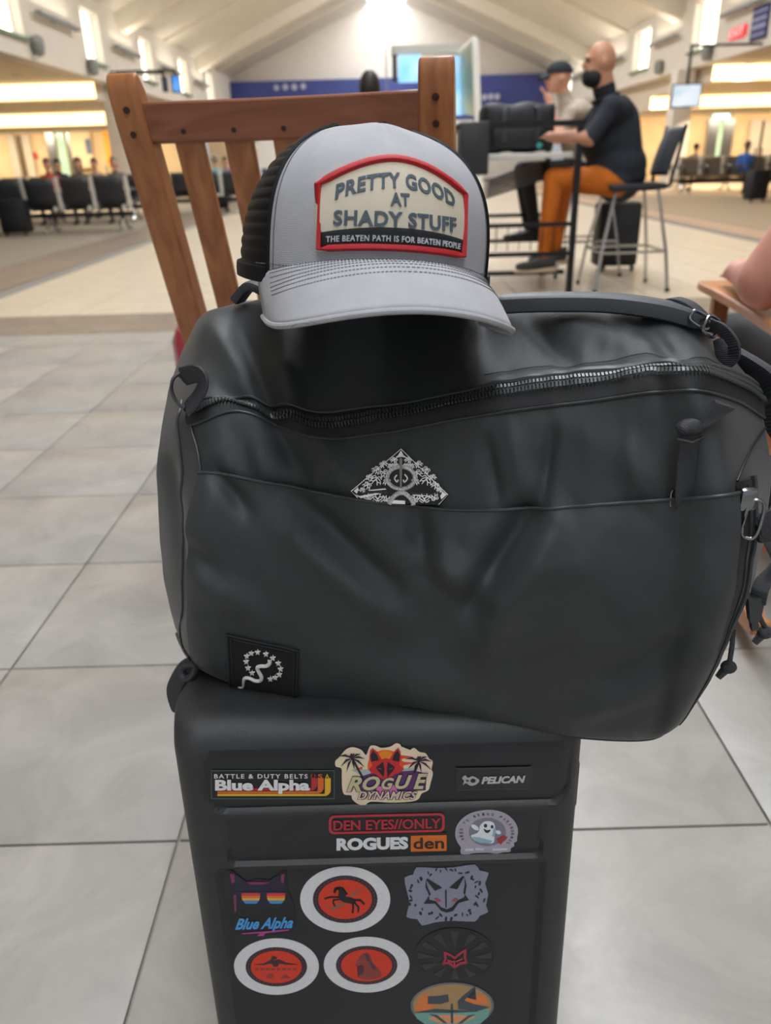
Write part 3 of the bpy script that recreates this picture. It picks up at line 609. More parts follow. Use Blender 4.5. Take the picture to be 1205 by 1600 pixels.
# black suitcase standing behind the stool
a, b = at(925, 300, 7.3), at(986, 300, 7.3)
t = thing('black_suitcase', 'black soft upright suitcase standing on the tiles behind the bar stool', 'suitcase', ((a.x + b.x) / 2 + .12, 7.45, 0)); c = t.location
g = G(); g.box(c.x - .19, c.x + .19, 7.33, 7.57, .05, .6, bev=.03); bd = g.build('body', m_nyl, t)
g = G(); g.box(c.x - .15, c.x + .15, 7.31, 7.335, .1, .38, bev=.01); g.build('pocket', m_nyl, t)
g = G(); g.tube([(c.x - .09, 7.55, .6), (c.x - .09, 7.55, .74), (c.x + .09, 7.55, .74), (c.x + .09, 7.55, .6)], .009, 8); g.build('pull_handle', m_dark, t)
for s in (-1, 1):
    g = G(); g.lathe([(.03, -.012), (.03, .012)], (c.x + s * .15, 7.36, .03), (1, 0, 0), 14); g.build('wheel', m_black, t)
# ---- the bald man
m_polo = M('navy_polo', '1c222b', .85, var=.15, vscale=15, bump=.3, bscale=250); m_oran = M('orange_trousers', 'c2660e', .85, var=.12, vscale=10, bump=.25, bscale=200)
B1 = Vector((1.95, 6.45, 0)); t = thing('person', 'bald bearded man in dark polo and orange trousers seated at the high table', 'person', B1); 
def q1(px, py, D, dx=0, dz=0): v = at(px, py, D); return v - B1 + Vector((dx, 0, dz))
hip, ch, nk, hd = q1(967, 275, 6.48), q1(958, 195, 6.5), q1(945, 143, 6.5), q1(936, 100, 6.48)
sN, eN, wN = q1(955, 168, 6.24), q1(922, 216, 6.17), q1(872, 214, 6.3)
sF, eF, wF = q1(945, 165, 6.72), q1(905, 213, 6.78), q1(862, 212, 6.7)
hN, kN, aN = q1(965, 285, 6.36), q1(866, 279, 6.34), q1(850, 395, 6.36)
hF, kF, aF = q1(965, 285, 6.6), q1(880, 284, 6.66), q1(868, 385, 6.66)
caps = [(hip, ch, .2, .2), (ch, nk + Vector((.02, 0, -.05)), .17, .085), (nk, hd, .085, .08), (sN, eN, .075, .058), (eN, wN, .056, .036), (sF, eF, .075, .058), (eF, wF, .056, .036),
        (ch + Vector((0, -.1, .08)), sN, .12, .085), (ch + Vector((0, .1, .08)), sF, .12, .085), (hN, kN, .115, .08), (kN, aN, .078, .055), (hF, kF, .115, .08), (kF, aF, .078, .055)]
for w, e in ((wN, eN), (wF, eF)):
    d = (w - e).normalized(); caps.append((w, w + d * .07, .038, .036))
    for k in range(4): caps.append((w + d * .07 + Vector((0, -.03 + k * .02, .005)), w + d * (.15 - .01 * abs(k - 1.3)) + Vector((0, -.036 + k * .024, -.015)), .0105, .008))
    caps.append((w + d * .03, w + d * .08 + Vector((0, -.05, .0)), .012, .009))
balls = [(hip + Vector((-.03, 0, .07)), .235, .22, .2, 0), (ch + Vector((-.02, 0, -.1)), .22, .22, .2, 0), (hip, .21, .21, .13, 0), (hd + Vector((.018, 0, .025)), .108, .085, .122, R(-8)), (hd + Vector((-.045, 0, -.035)), .062, .06, .075, 0),
         (hd + Vector((-.105, 0, -.005)), .025, .018, .028, 0), (hd + Vector((-.082, 0, .04)), .03, .055, .016, 0), (hd + Vector((.02, -.085, -.002)), .026, .014, .038, 0), (hd + Vector((.02, .085, -.002)), .026, .014, .038, 0)]
regs = [(0, hip + Vector((0, 0, .03)), ch, .24), (0, ch, nk + Vector((.01, 0, -.05)), .13), (2, nk + Vector((-.01, 0, .02)), hd, .085), (2, hd, hd + Vector((0, 0, .1)), .1),
        (0, sN, sN + (eN - sN) * .72, .085), (2, sN + (eN - sN) * .88, wN, .05), (2, wN, wN + (wN - eN).normalized() * .15, .04), (0, sF, sF + (eF - sF) * .72, .085), (2, sF + (eF - sF) * .88, wF, .05), (2, wF, wF + (wF - eF).normalized() * .15, .04),
        (1, hN, kN, .11), (1, kN, aN, .075), (1, hF, kF, .11), (1, kF, aF, .075)]
remeshed('body', caps, balls, .011, [m_polo, m_oran, SKIN2], regs, t, 5)
g = G()
def beard(u, v):
    a = -PI * .62 + u * PI * 1.24; b_ = v * PI
    r = 1 + .04 * sin(u * 40) ; return hd + Vector((-.026, 0, -.078)) + Vector((-.092 * sin(b_) * cos(a) * r, .076 * sin(b_) * sin(a) * r, .078 * cos(b_) - .012 * sin(b_)))
g.grid(beard, 20, 10); g.build('beard', M('beard_black', '0d0c0c', .7), t, solid=.02, loc=(0, 0, 0))
for s in (-1, 1):
    g = G(); g.ball(hd + Vector((-.088, s * .034, .02)), .012, n=8, m=6); g.build('eye', MATS['eye_dark'], t, loc=(0, 0, 0))
g = G(); g.tube(spline([nk + Vector((.092 * cos(a) + .01, .092 * sin(a), -.045 + .03 * cos(a))) for a in [i * PI / 6 for i in range(12)]], 2, True), .016, 8, closed=True, flat=(.6, 1.0)); g.build('collar', m_polo, t, loc=(0, 0, 0))
for an in (aN, aF):
    g = G(); shoe_geo(g, an + Vector((.09, 0, -.12)), (-1, -.05, 0), .31, .11, .12); s_ = g.build('shoe', M('grey_shoe', '3c3a38', .7), t, loc=(0, 0, 0))
    g = G(); n0 = an + Vector((.1, 0, -.145)); shoe_geo(g, n0, (-1, -.05, 0), .33, .12, .045); g.build('sole', M('tan_sole', 'c9b59a', .7), s_, loc=(0, 0, 0))
# ---- the second man behind him
B2 = Vector((1.85, 7.3, 0)); t = thing('person', 'man in beige shirt and dark cap holding his hand to his face', 'person', B2)
def q2(px, py, D): return at(px, py, D) - B2
hip, ch, nk, hd = q2(915, 262, 7.3), q2(900, 190, 7.3), q2(883, 152, 7.3), q2(872, 124, 7.28)
sN, eN, wN = q2(893, 178, 7.08), q2(871, 216, 7.0), q2(860, 162, 7.12); sF, eF, wF = q2(888, 178, 7.5), q2(868, 214, 7.5), q2(835, 216, 7.4)
hN, kN, aN = q2(910, 266, 7.18), q2(822, 268, 7.15), q2(836, 350, 7.15); hF, kF, aF = q2(910, 266, 7.42), q2(815, 266, 7.42), q2(825, 352, 7.42)
caps = [(hip, ch, .16, .17), (ch, nk + Vector((.01, 0, -.04)), .14, .07), (nk, hd, .058, .058), (sN, eN, .062, .048), (eN, wN, .046, .032), (sF, eF, .062, .048), (eF, wF, .046, .032), (ch + Vector((0, -.08, .06)), sN, .1, .07), (ch + Vector((0, .08, .06)), sF, .1, .07),
        (hN, kN, .1, .072), (kN, aN, .07, .048), (hF, kF, .1, .072), (kF, aF, .07, .048)]
d = (q2(853, 146, 7.14) - wN).normalized(); caps.append((wN, wN + d * .06, .034, .032))
for k in range(4): caps.append((wN + d * .06 + Vector((0, -.03 + k * .02, 0)), wN + d * .14 + Vector((-.02, -.03 + k * .02, .0)), .0105, .008))
caps.append((wN + d * .02, wN + d * .07 + Vector((.035, -.02, 0)), .012, .009))
d2 = (wF - eF).normalized(); caps += [(wF, wF + d2 * .08, .033, .03)] + [(wF + d2 * .07 + Vector((0, -.03 + k * .02, 0)), wF + d2 * .15 + Vector((0, -.034 + k * .023, -.01)), .01, .008) for k in range(4)]
balls = [(hip, .17, .17, .12, 0), (hd + Vector((.012, 0, .02)), .1, .078, .112, 0), (hd + Vector((-.04, 0, -.035)), .056, .055, .068, 0), (hd + Vector((-.097, 0, -.005)), .022, .016, .026, 0), (hd + Vector((.015, -.08, 0)), .022, .013, .033, 0)]
regs = [(0, hip + Vector((0, 0, .03)), ch, .2), (0, ch, nk + Vector((0, 0, -.04)), .12), (2, nk, hd, .08), (2, hd, hd + Vector((0, 0, .1)), .1), (0, sN, sN + (eN - sN) * .4, .07), (2, sN + (eN - sN) * .7, eN, .05), (2, eN, wN, .05), (2, wN, wN + d * .14, .04),
        (0, sF, sF + (eF - sF) * .5, .07), (2, eF, wF, .05), (2, wF, wF + d2 * .14, .04), (1, hN, kN, .1), (1, kN, aN, .07), (1, hF, kF, .1), (1, kF, aF, .07)]
remeshed('body', caps, balls, .012, [cl('beige', 'b8aa98'), cl('black_trouser', '1d1e22'), SKIN], regs, t, 4)
g = G(); g.grid(lambda u, v: hd + Vector((.012, 0, .045)) + Vector((.112 * sin(v * PI * .5) * cos(u * 2 * PI), .09 * sin(v * PI * .5) * sin(u * 2 * PI), .092 * cos(v * PI * .5))), 20, 8, wrapu=True); cp = g.build('cap', M('black_cap', '1b2128', .8), t, loc=(0, 0, 0))
g = G(); g.grid(lambda u, v: hd + Vector((-.085 - .075 * v, (u - .5) * .15 * (1 - .25 * v), .05 - .02 * v - .04 * (2 * u - 1) ** 2)), 8, 5); g.build('brim', M('black_cap', '1b2128', .8), cp, solid=.006, loc=(0, 0, 0))
for s in (-1, 1):
    g = G(); g.ball(hd + Vector((-.084, s * .03, .01)), .011, n=8, m=6); g.build('eye', MATS['eye_dark'], t, loc=(0, 0, 0))
for an in (aN, aF):
    g = G(); shoe_geo(g, an + Vector((.07, 0, -.12)), (-1, 0, 0), .29, .1, .11); g.build('shoe', M('dark_shoe', '1c1c1e', .6), t, loc=(0, 0, 0))
# luggage by the left bench
def luggage(label, cx, cy, w, d, h, rz=0):
    t = local_root('rolling_suitcase', label, 'suitcase', 'luggage on the taupe carpet')
    g = G(); g.box(-w / 2, w / 2, -d / 2, d / 2, .05, h, bev=.04); g.build('body', m_nyl, t); g = G(); g.box(-w * .38, w * .38, -d / 2 - .03, -d / 2 + .01, .12, h * .65, bev=.012); g.build('pocket', m_nyl, t)
    g = G(); g.tube(spline([(-.06, 0, h - .01), (-.05, 0, h + .04), (.05, 0, h + .04), (.06, 0, h - .01)], 4), .01, 8); g.build('handle', m_web, t)
    for s in (-1, 1):
        g = G(); g.lathe([(.028, -.012), (.028, .012)], (s * w * .36, -d * .3, .028), (1, 0, 0), 12); g.build('wheel', m_black, t)
    place(t, (cx, cy, .004), rz)
p = atz(42, 366, 0); luggage('tall black suitcase beside the traveller in light blue shirt', p.x, p.y - .3, .44, .3, .56)
p = atz(8, 368, 0); luggage('shorter dark suitcase at the frame edge by the light blue shirt', p.x - .16, p.y - .5, .4, .3, .42, .2)
p = atz(345, 328, 0); luggage('dark suitcase in front of the teal topped traveller, between chair slats', p.x, p.y - .4, .5, .3, .5)
p = atz(1178, 316, 0); luggage('black suitcase with its pull handle raised, standing on the tan carpet near the brown door', p.x, p.y, .42, .28, .62, .3)
t_ = [o for o in bpy.data.objects if o.name.startswith('rolling_suitcase') and o.parent is None][-1]
g = G(); g.tube([(-.08, .1, .6), (-.08, .1, 1.02), (.08, .1, 1.02), (.08, .1, .6)], .014, 8); g.build('pull_handle', m_dark, t_, loc=(0, 0, 0))
# ================================================================ rocking chairs
def wood(name, c1, c2, ax):
    m = bpy.data.materials.new(name); m.use_nodes = True; N, L = m.node_tree.nodes, m.node_tree.links; b = N['Principled BSDF']
    tc = N.new('ShaderNodeTexCoord'); mp = N.new('ShaderNodeMapping'); mp.inputs['Scale'].default_value = ax; L.new(tc.outputs['Object'], mp.inputs[0])
    nz = N.new('ShaderNodeTexNoise'); nz.inputs['Scale'].default_value = 22; nz.inputs['Detail'].default_value = 7; nz.inputs['Distortion'].default_value = .6; L.new(mp.outputs[0], nz.inputs[0])
    rp = N.new('ShaderNodeValToRGB'); rp.color_ramp.elements[0].position = .28; rp.color_ramp.elements[1].position = .75; rp.color_ramp.elements[0].color = lin(c1); rp.color_ramp.elements[1].color = lin(c2)
    L.new(nz.outputs[0], rp.inputs[0]); L.new(rp.outputs[0], b.inputs['Base Color']); b.inputs['Roughness'].default_value = .42; b.inputs['Coat Weight'].default_value = .15; b.inputs['Coat Roughness'].default_value = .35
    bp = N.new('ShaderNodeBump'); bp.inputs['Strength'].default_value = .12; bp.inputs['Distance'].default_value = .001; L.new(nz.outputs[0], bp.inputs['Height']); L.new(bp.outputs[0], b.inputs['Normal']); return m
m_wv = wood('oiled_wood_upright', '8d5430', 'bb7a4a', (2.2, 2.2, .18)); m_wh = wood('oiled_wood_rail', '7d4830', 'a6684a', (.18, 2.2, 2.2)); m_wd = wood('oiled_wood_deep', '9a5c30', 'cc8a58', (2.2, .18, 2.2))
m_plug = M('wood_plug', '3a2115', .5)
def rocker(label, group):
    t = local_root('rocking_chair', label, 'chair', group)      # faces +y
    YTOP, ZTOP, LEAN = -.44, 1.117, math.tan(R(17))
    def by(z): return YTOP + (ZTOP - z) * LEAN
    def bx(z, x): return x * (1 - .06 * (ZTOP - z) / .7)
    nrm = Vector((0, -cos(R(17)), -sin(R(17))))
    for s in (-1, 1):
        g = G(); X = .216; pts = []
        w, d = .046, .034                                        # post: rounded top profile, swept down the lean
        zz = [.30, .45, .7, .95, 1.055, 1.092, 1.108, 1.117]; ins = [0, 0, 0, 0, 0, .003, .009, .017]
        vs = []
        for z, q in zip(zz, ins):
            c = Vector((bx(z, s * X), by(z), z))
            for i, j in ((-1, -1), (1, -1), (1, 1), (-1, 1)): vs.append(c + Vector((i * (w / 2), 0, 0)) + Vector((0, j * (d / 2 - q), 0)))
        n = len(zz); g.add(vs, [(3, 2, 1, 0), tuple((n - 1) * 4 + k for k in range(4))] + [(i * 4 + k, i * 4 + (k + 1) % 4, (i + 1) * 4 + (k + 1) % 4, (i + 1) * 4 + k) for i in range(n - 1) for k in range(4)])
        po = g.build('post', m_wv, t, sharp=50); bv = po.modifiers.new('b', 'BEVEL'); bv.width = .004; bv.segments = 2; bv.limit_method = 'ANGLE'
        for z in (1.070, 1.040):
            g = G(); c = Vector((bx(z, s * X), by(z) - d / 2, z)); g.lathe([(.0001, .0012), (.0046, .001), (.005, -.004)], c, nrm, 12); g.build('plug', m_plug, po)
    zr = 1.054
    def rail(z, hh, dd, name):
        g = G(); n = 13; vs = []
        for i in range(n):
            u = i / (n - 1) * 2 - 1; x = bx(z, u * .196); bow = .018 * (1 - u * u)
            for dz, dy in ((-hh / 2, -dd / 2), (-hh / 2, dd / 2), (hh / 2, dd / 2), (hh / 2, -dd / 2)): vs.append(Vector((x, by(z + dz) + dy + bow, z + dz)))
        g.add(vs, [(0, 1, 2, 3), tuple((n - 1) * 4 + k for k in (3, 2, 1, 0))] + [(i * 4 + k, i * 4 + (k + 1) % 4, (i + 1) * 4 + (k + 1) % 4, (i + 1) * 4 + k) for i in range(n - 1) for k in range(4)])
        o = g.build(name, m_wh, t, sharp=50); bv = o.modifiers.new('b', 'BEVEL'); bv.width = .004; bv.segments = 2; bv.limit_method = 'ANGLE'; return o
    tr = rail(zr, .052, .026, 'top_rail'); rail(.45, .05, .024, 'lower_rail')
    for i in range(5):
        u = (i - 2) * .0725; bow = .018 * (1 - (u / .196) ** 2)
        a, b = Vector((bx(1.04, u), by(1.04) + bow, 1.04)), Vector((bx(.46, u), by(.46) + bow, .46))
        g = G(); g.bar(a, b, .042, .012, up=(0, -1, 0)); o = g.build('slat', m_wv, t, smooth=False); bv = o.modifiers.new('b', 'BEVEL'); bv.width = .002; bv.segments = 2
        g = G(); g.lathe([(.0001, .001), (.0036, .001), (.004, -.004)], Vector((bx(1.042, u), by(1.042) - .013 + bow, 1.042)), nrm, 10); g.build('plug', m_plug, tr)
    for i in range(7):
        y = -.2 + i * .075; g = G(); g.box(-.205, .205, y, y + .066, .405 + .02 * (i / 6) - .012 * sin(PI * i / 6), .423 + .02 * (i / 6) - .012 * sin(PI * i / 6), bev=.003); g.build('seat_slat', m_wh, t)
    for s in (-1, 1):
        g = G(); g.box(s * .195 - .012, s * .195 + .012, -.24, .32, .345, .404, bev=.003); g.build('seat_rail', m_wd, t)
        g = G(); g.box(s * .222 - .02, s * .222 + .02, .24, .285, .06, .655, bev=.004); g.build('front_leg', m_wv, t)
        g = G(); g.bar((s * .22, -.27, .06), (s * .22, -.21, .41), .04, .04, up=(0, 1, 0)); g.build('back_leg', m_wv, t, smooth=False)
        poly = spl2([(-.245, -.3), (-.25, 0), (-.262, .2), (-.27, .30), (-.262, .345), (-.2, .35), (-.165, .34), (-.155, .28), (-.175, .1), (-.195, -.1), (-.2, -.3)], 4)
        g = G(); g.prism([(-s * u if s > 0 else u, v) for u, v in poly], lambda u, v, d: Vector((u, v, d)), .655, .677); ar = g.build('arm', m_wd, t, sharp=50); bv = ar.modifiers.new('b', 'BEVEL'); bv.width = .004; bv.segments = 2; bv.limit_method = 'ANGLE'
        n = 22; vs = []; RR = 1.15
        for i in range(n):
            a = -.445 + .84 * i / (n - 1); y, z = RR * sin(a) + .02, RR * (1 - cos(a)) * .62
            hh = .05 if 1 < i < n - 2 else .034
            for dx, dz in ((-.02, 0), (.02, 0), (.02, hh), (-.02, hh)): vs.append(Vector((s * .218 + dx, y, z + dz)))
        g = G(); g.add(vs, [(3, 2, 1, 0), tuple((n - 1) * 4 + k for k in range(4))] + [(i * 4 + k, i * 4 + (k + 1) % 4, (i + 1) * 4 + (k + 1) % 4, (i + 1) * 4 + k) for i in range(n - 1) for k in range(4)])
        o = g.build('rocker', m_wd, t, sharp=50); bv = o.modifiers.new('b', 'BEVEL'); bv.width = .004; bv.segments = 2; bv.limit_method = 'ANGLE'
    g = G(); g.box(-.205, .205, .25, .275, .34, .4, bev=.003); g.build('front_apron', m_wh, t)
    g = G(); g.box(-.205, .205, -.265, -.24, .16, .2, bev=.003); g.build('stretcher', m_wh, t)
    return t
PSI = R(12)
c1 = rocker('oiled wooden slat back rocking chair right behind the black bag', 'wooden rocking chairs'); place(c1, (-.04, 1.58, .001), -PSI)
c2 = copy_tree(c1); c2['label'] = 'wooden rocking chair with a bare elbow on its arm, at the frame edge'; place(c2, (1.078, 1.765, .001), R(-10))
# person in the second rocking chair: bare arm on the armrest
sk3 = M('skin_rosy', 'cf9484', .55, var=.08, vscale=12)
ps = local_root('person', 'person seated in the rocking chair beside the bag, bare elbow on the armrest', 'person')
S = .42; hip, ch, nk, hd = Vector((.02, -.08, S + .12)), Vector((.07, -.17, S + .46)), Vector((.08, -.18, S + .62)), Vector((.08, -.14, S + .76))
caps = [(hip, ch, .16, .17), (ch, nk - Vector((0, 0, .04)), .14, .065), (nk, hd, .06, .055)]; regs = [(0, hip, ch + Vector((0, 0, .08)), .16), (2, nk, hd, .08), (2, hd, hd, .11)]
for s in (-1, 1):
    sh = ch + Vector((s * .185, 0, .09)); el = Vector((s * .24, -.16, .745)); wr = Vector((s * .212, .12, .725)) if s < 0 else Vector((.12, .2, .62)); dd = (wr - el).normalized()
    caps += [(ch + Vector((s * .08, 0, .07)), sh, .1, .08), (sh, el, .072, .06), (el, wr, .058, .034), (wr, wr + dd * .08, .035, .034)] + [(wr + dd * .07 + Vector((-.03 + k * .02, 0, 0)), wr + dd * .15 + Vector((-.034 + k * .023, 0, -.02)), .0095, .0075) for k in range(4)] + [(wr + dd * .02, wr + dd * .07 + Vector((-s * .045, 0, 0)), .011, .009)]
    hp, kn, an = hip + Vector((s * .1, 0, -.03)), Vector((s * .13, .42, S + .09)), Vector((s * .13, .52, .1))
    caps += [(hp, kn, .095, .07), (kn, an, .068, .045)]
    regs += [(0, sh, sh + (el - sh) * .1, .08), (2, sh + (el - sh) * .35, el, .06), (2, el, wr, .05), (2, wr, wr + dd * .15, .04), (1, hp, kn, .095), (1, kn, an, .065)]
balls = [(hip, .18, .16, .12, 0), (hd + Vector((0, 0, .05)), .08, .1, .118, 0), (hd + Vector((0, .1, .02)), .018, .024, .028, 0)]
remeshed('body', caps, balls, .013, [cl('black', '17181b'), cl('charcoal', '2a2c2f'), sk3], regs, ps, 5)
g = G(); g.grid(lambda u, v: hd + Vector((0, -.01, .055)) + Vector((.092 * sin(v * PI * .6) * cos(u * 2 * PI), .112 * sin(v * PI * .6) * sin(u * 2 * PI) - .02 * v, .13 * cos(v * PI * .6))), 18, 9, wrapu=True); g.build('hair', HB, ps)
for s in (-1, 1):
    g = G(); shoe_geo(g, (s * .13, .44, .002), (0, 1, 0)); g.build('shoe', MATS['dark_shoe'], ps)
place(ps, (1.078, 1.765, .001), R(-10))
# red suitcase just past the bag
p = at(290, 520, 2.05); t = local_root('red_suitcase', 'glossy red hard shell suitcase peeking out behind the black bag', 'suitcase')
g = G(); g.box(-.19, .19, -.12, .12, .05, .62, bev=.05); g.build('shell', M('red_shell', '9c1f34', .3, coat=.3, var=.06), t)
for i in range(4):
    g = G(); x = -.12 + i * .08; g.box(x - .01, x + .01, -.126, -.118, .12, .54, bev=.003); g.build('rib', M('red_shell', '9c1f34'), t)
g = G(); g.tube(spline([(-.05, 0, .615), (-.045, 0, .645), (.045, 0, .645), (.05, 0, .615)], 4), .009, 8); g.build('handle', m_black, t)
for sx in (-1, 1):
    for sy in (-1, 1):
        g = G(); g.lathe([(.025, -.012), (.025, .012)], (sx * .14, sy * .07, .027), (1, 0, 0), 12); g.build('wheel', m_black, t)
place(t, (p.x + .14, 2.15, .001), R(6))
# ================================================================ hard case with stickers
LEAN = R(3); P0 = at(587, 1150, .515); EU = Vector((0, sin(LEAN), cos(LEAN))); EN = Vector((0, -cos(LEAN), sin(LEAN)))
CX = -.0125; HW = .1835; W_TOP = .009; W_BOT = -(P0.z - .03) / cos(LEAN)
def CF(x, w, d): return Vector((x, P0.y, P0.z)) + EU * w + EN * d
def sst(a, b, x): t = max(0, min(1, (x - a) / (b - a))); return t * t * (3 - 2 * t)
def face0(px, py, d=0.0):
    r = ray(px, py); o = P0 + EN * d; q = CAM + r * ((o - CAM).dot(EN) / r.dot(EN)); return q.x, (q - Vector((q.x, P0.y, P0.z))).dot(EU)
T1B, T2B = face0(600, 1259, -.005)[1], face0(600, 1340, -.005)[1]; T1T = face0(600, 1168)[1]
X1 = (face0(317, 1225)[0], face0(893, 1222)[0]); X2 = (face0(352, 1310)[0], face0(850, 1300)[0]); X3 = (face0(342, 1400)[0], face0(850, 1400)[0])
def rbox(x, w, x0, x1, w0, w1, r, s=.004):   # 1 inside a rounded rectangle, soft edge s
    cx, cw = (x0 + x1) / 2, (w0 + w1) / 2; qx, qw = abs(x - cx) - (x1 - x0) / 2 + r, abs(w - cw) - (w1 - w0) / 2 + r
    d = math.hypot(max(qx, 0), max(qw, 0)) + min(max(qx, qw), 0) - r; return 1 - sst(-s, s * .3, d)
def dface(x, w):
    d = 0.0
    d -= .005 * rbox(x, w, X1[0], X1[1], T1B, T1B + .12, .02, .002) * min(1, max(0, (T1T - w) / (T1T - T1B)))
    d -= .005 * rbox(x, w, X2[0], X2[1], T2B, T1B - .003, .006, .002) * min(1, max(0, (T1B - w) / (T1B - T2B)))
    d -= .0045 * rbox(x, w, X3[0], X3[1], W_BOT + .03, T2B - .004, .008)
    ed = min(x - (CX - HW), (CX + HW) - x); top = W_TOP - w; bot = w - W_BOT
    for q, r in ((ed, .026), (top, .03), (bot, .03)):
        if q < r: d -= r - math.sqrt(max(0, r * r - (r - q) ** 2))
    return d
def dface_flat(x, w):                      # the flat tiers that carry the stickers
    if w > T1B and TIER != 2: return -.005 * min(1, max(0, (T1T - w) / (T1T - T1B))) + .0003
    if w > T2B: return -.005 * min(1, max(0, (T1B - w) / (T1B - T2B))) + .0003
    return -.0045 + .0003
def on_face(px, py):
    d = 0.0
    for _ in range(5): x, w = face0(px, py, d); d = dface_flat(x, w)
    return x, w, d
m_case = M('case_shell', '2e2f30', .5, var=.12, vscale=60, bump=.25, bscale=900, spec=.45)
suit = thing('hard_case', 'black hard shell rolling case covered in stickers, under the bag', 'suitcase', (CX, P0.y + .11 + .03, 0))
def tri(n, cuts):   # sample positions, denser near given cuts
    return n
xs = [CX - HW + 2 * HW * (.5 - .5 * cos(PI * i / 119)) * 1.0 for i in range(120)]
xs = sorted(set([CX - HW + .367 * i / 110 for i in range(111)] + [CX - HW + .003 * i for i in range(9)] + [CX + HW - .003 * i for i in range(9)]))
ws = [W_TOP - .03 * (1 - cos(PI / 2 * i / 10)) for i in range(10)] + [W_TOP - .03 - (W_TOP - .03 - W_BOT) * i / 190 for i in range(191)]
ws = sorted(set(round(w, 6) for w in ws))
g = G(); nx, nw = len(xs), len(ws); DB = -.115
g.add([CF(x, w, dface(x, w)) for x in xs for w in ws], [(i * nw + j, (i + 1) * nw + j, (i + 1) * nw + j + 1, i * nw + j + 1) for i in range(nx - 1) for j in range(nw - 1)])
rim = [i * nw for i in range(nx)] + [(nx - 1) * nw + j for j in range(1, nw)] + [i * nw + nw - 1 for i in range(nx - 2, -1, -1)] + [j for j in range(nw - 2, 0, -1)]
def inset(v, q):
    k = (v - Vector((CX, P0.y, P0.z))); x, w = k.x, k.dot(EU); return x, w
back = []
for i in rim:
    x, w = inset(g.v[i], 0); back.append(CF(x, w, DB))
n0 = len(g.v); g.v += back; nr = len(rim)
for k in range(nr): g.f.append((rim[k], rim[(k + 1) % nr], n0 + (k + 1) % nr, n0 + k)); g.mi.append(0)
g.f.append(tuple(n0 + k for k in range(nr))); g.mi.append(0)
m_pan = M('case_panel', '1b1e23', .3, var=.1, vscale=40, bump=.12, bscale=700, spec=.5)
for k, f in enumerate(g.f):
    if len(f) == 4 and max(f) < n0:
        q = sum((g.v[i] for i in f), Vector()) / 4; x, w = q.x, (q - Vector((q.x, P0.y, P0.z))).dot(EU)
        if rbox(x, w, X1[0], X1[1], T1B, T1B + .072, .02) > .5 or rbox(x, w, X2[0], X2[1], T2B, T1B - .003, .006) > .5 or rbox(x, w, X3[0], X3[1], W_BOT + .03, T2B - .004, .008) > .5: g.mi[k] = 1
g.build('lid_shell', [m_case, m_pan], suit, sharp=45)
def slab(x0, x1, w0, w1, d0, d1, r, name, mat, parent, n=8):
    pl = []
    for cx, cw, a0 in ((x1 - r, w1 - r, 0), (x0 + r, w1 - r, 90), (x0 + r, w0 + r, 180), (x1 - r, w0 + r, 270)):
        for k in range(n + 1): a = R(a0 + 90 * k / n); pl.append((cx + r * cos(a), cw + r * sin(a)))
    g = G(); g.prism(pl, lambda u, v, d: CF(u, v, d), d0, d1); o = g.build(name, mat, parent, sharp=50)
    return o
slab(CX - HW, CX + HW, W_BOT, W_TOP, -.117, -.225, .03, 'base_shell', m_case, suit)
slab(CX - HW - .004, CX + HW + .004, W_BOT, W_TOP - .006, -.108, -.126, .03, 'seam_band', m_black, suit)
# bumpers, latches and hinge lugs on the two sides
def lug(px, py, side, hh, out, d0, d1, name):
    x, w = face0(px, py); xe = CX + side * HW
    x0, x1 = min(xe - side * .012, xe + side * out), max(xe - side * .012, xe + side * out)
    g = G(); pl = [(x0, w - hh / 2), (x1, w - hh / 2), (x1, w + hh / 2), (x0, w + hh / 2)]
    g.prism(pl, lambda u, v, d: CF(u, v, d), d0, d1); o = g.build(name, m_black if name == 'latch' else m_case, suit, sharp=30); bv = o.modifiers.new('b', 'BEVEL'); bv.width = .004; bv.segments = 3
for px, py, s, hh, out, d0, d1, nm in ((268, 1205, -1, .04, .007, -.06, -.15, 'latch'), (282, 1285, -1, .05, .004, -.03, -.10, 'corner_bumper'), (335, 1590, -1, .05, .006, -.06, -.15, 'latch'),
                               (906, 1198, 1, .022, .006, -.06, -.15, 'latch'), (893, 1265, 1, .055, .004, -.03, -.10, 'corner_bumper'), (863, 1560, 1, .045, .006, -.06, -.15, 'latch')):
    lug(px, py, s, hh, out, d0, d1, nm)
for s in (-1, 1):
    for d in (-.03, -.19):
        g = G(); c = CF(CX + s * .13, W_BOT - .002, d); g.lathe([(.026, -.012), (.03, -.006), (.03, .006), (.026, .012)], Vector((c.x, c.y, .030)), (1, 0, 0), 18); g.build('wheel', m_black, suit)
        g = G(); g.box(c.x - .02, c.x + .02, c.y - .02, c.y + .02, .028, .06, bev=.003); g.build('wheel_fork', m_case, suit)
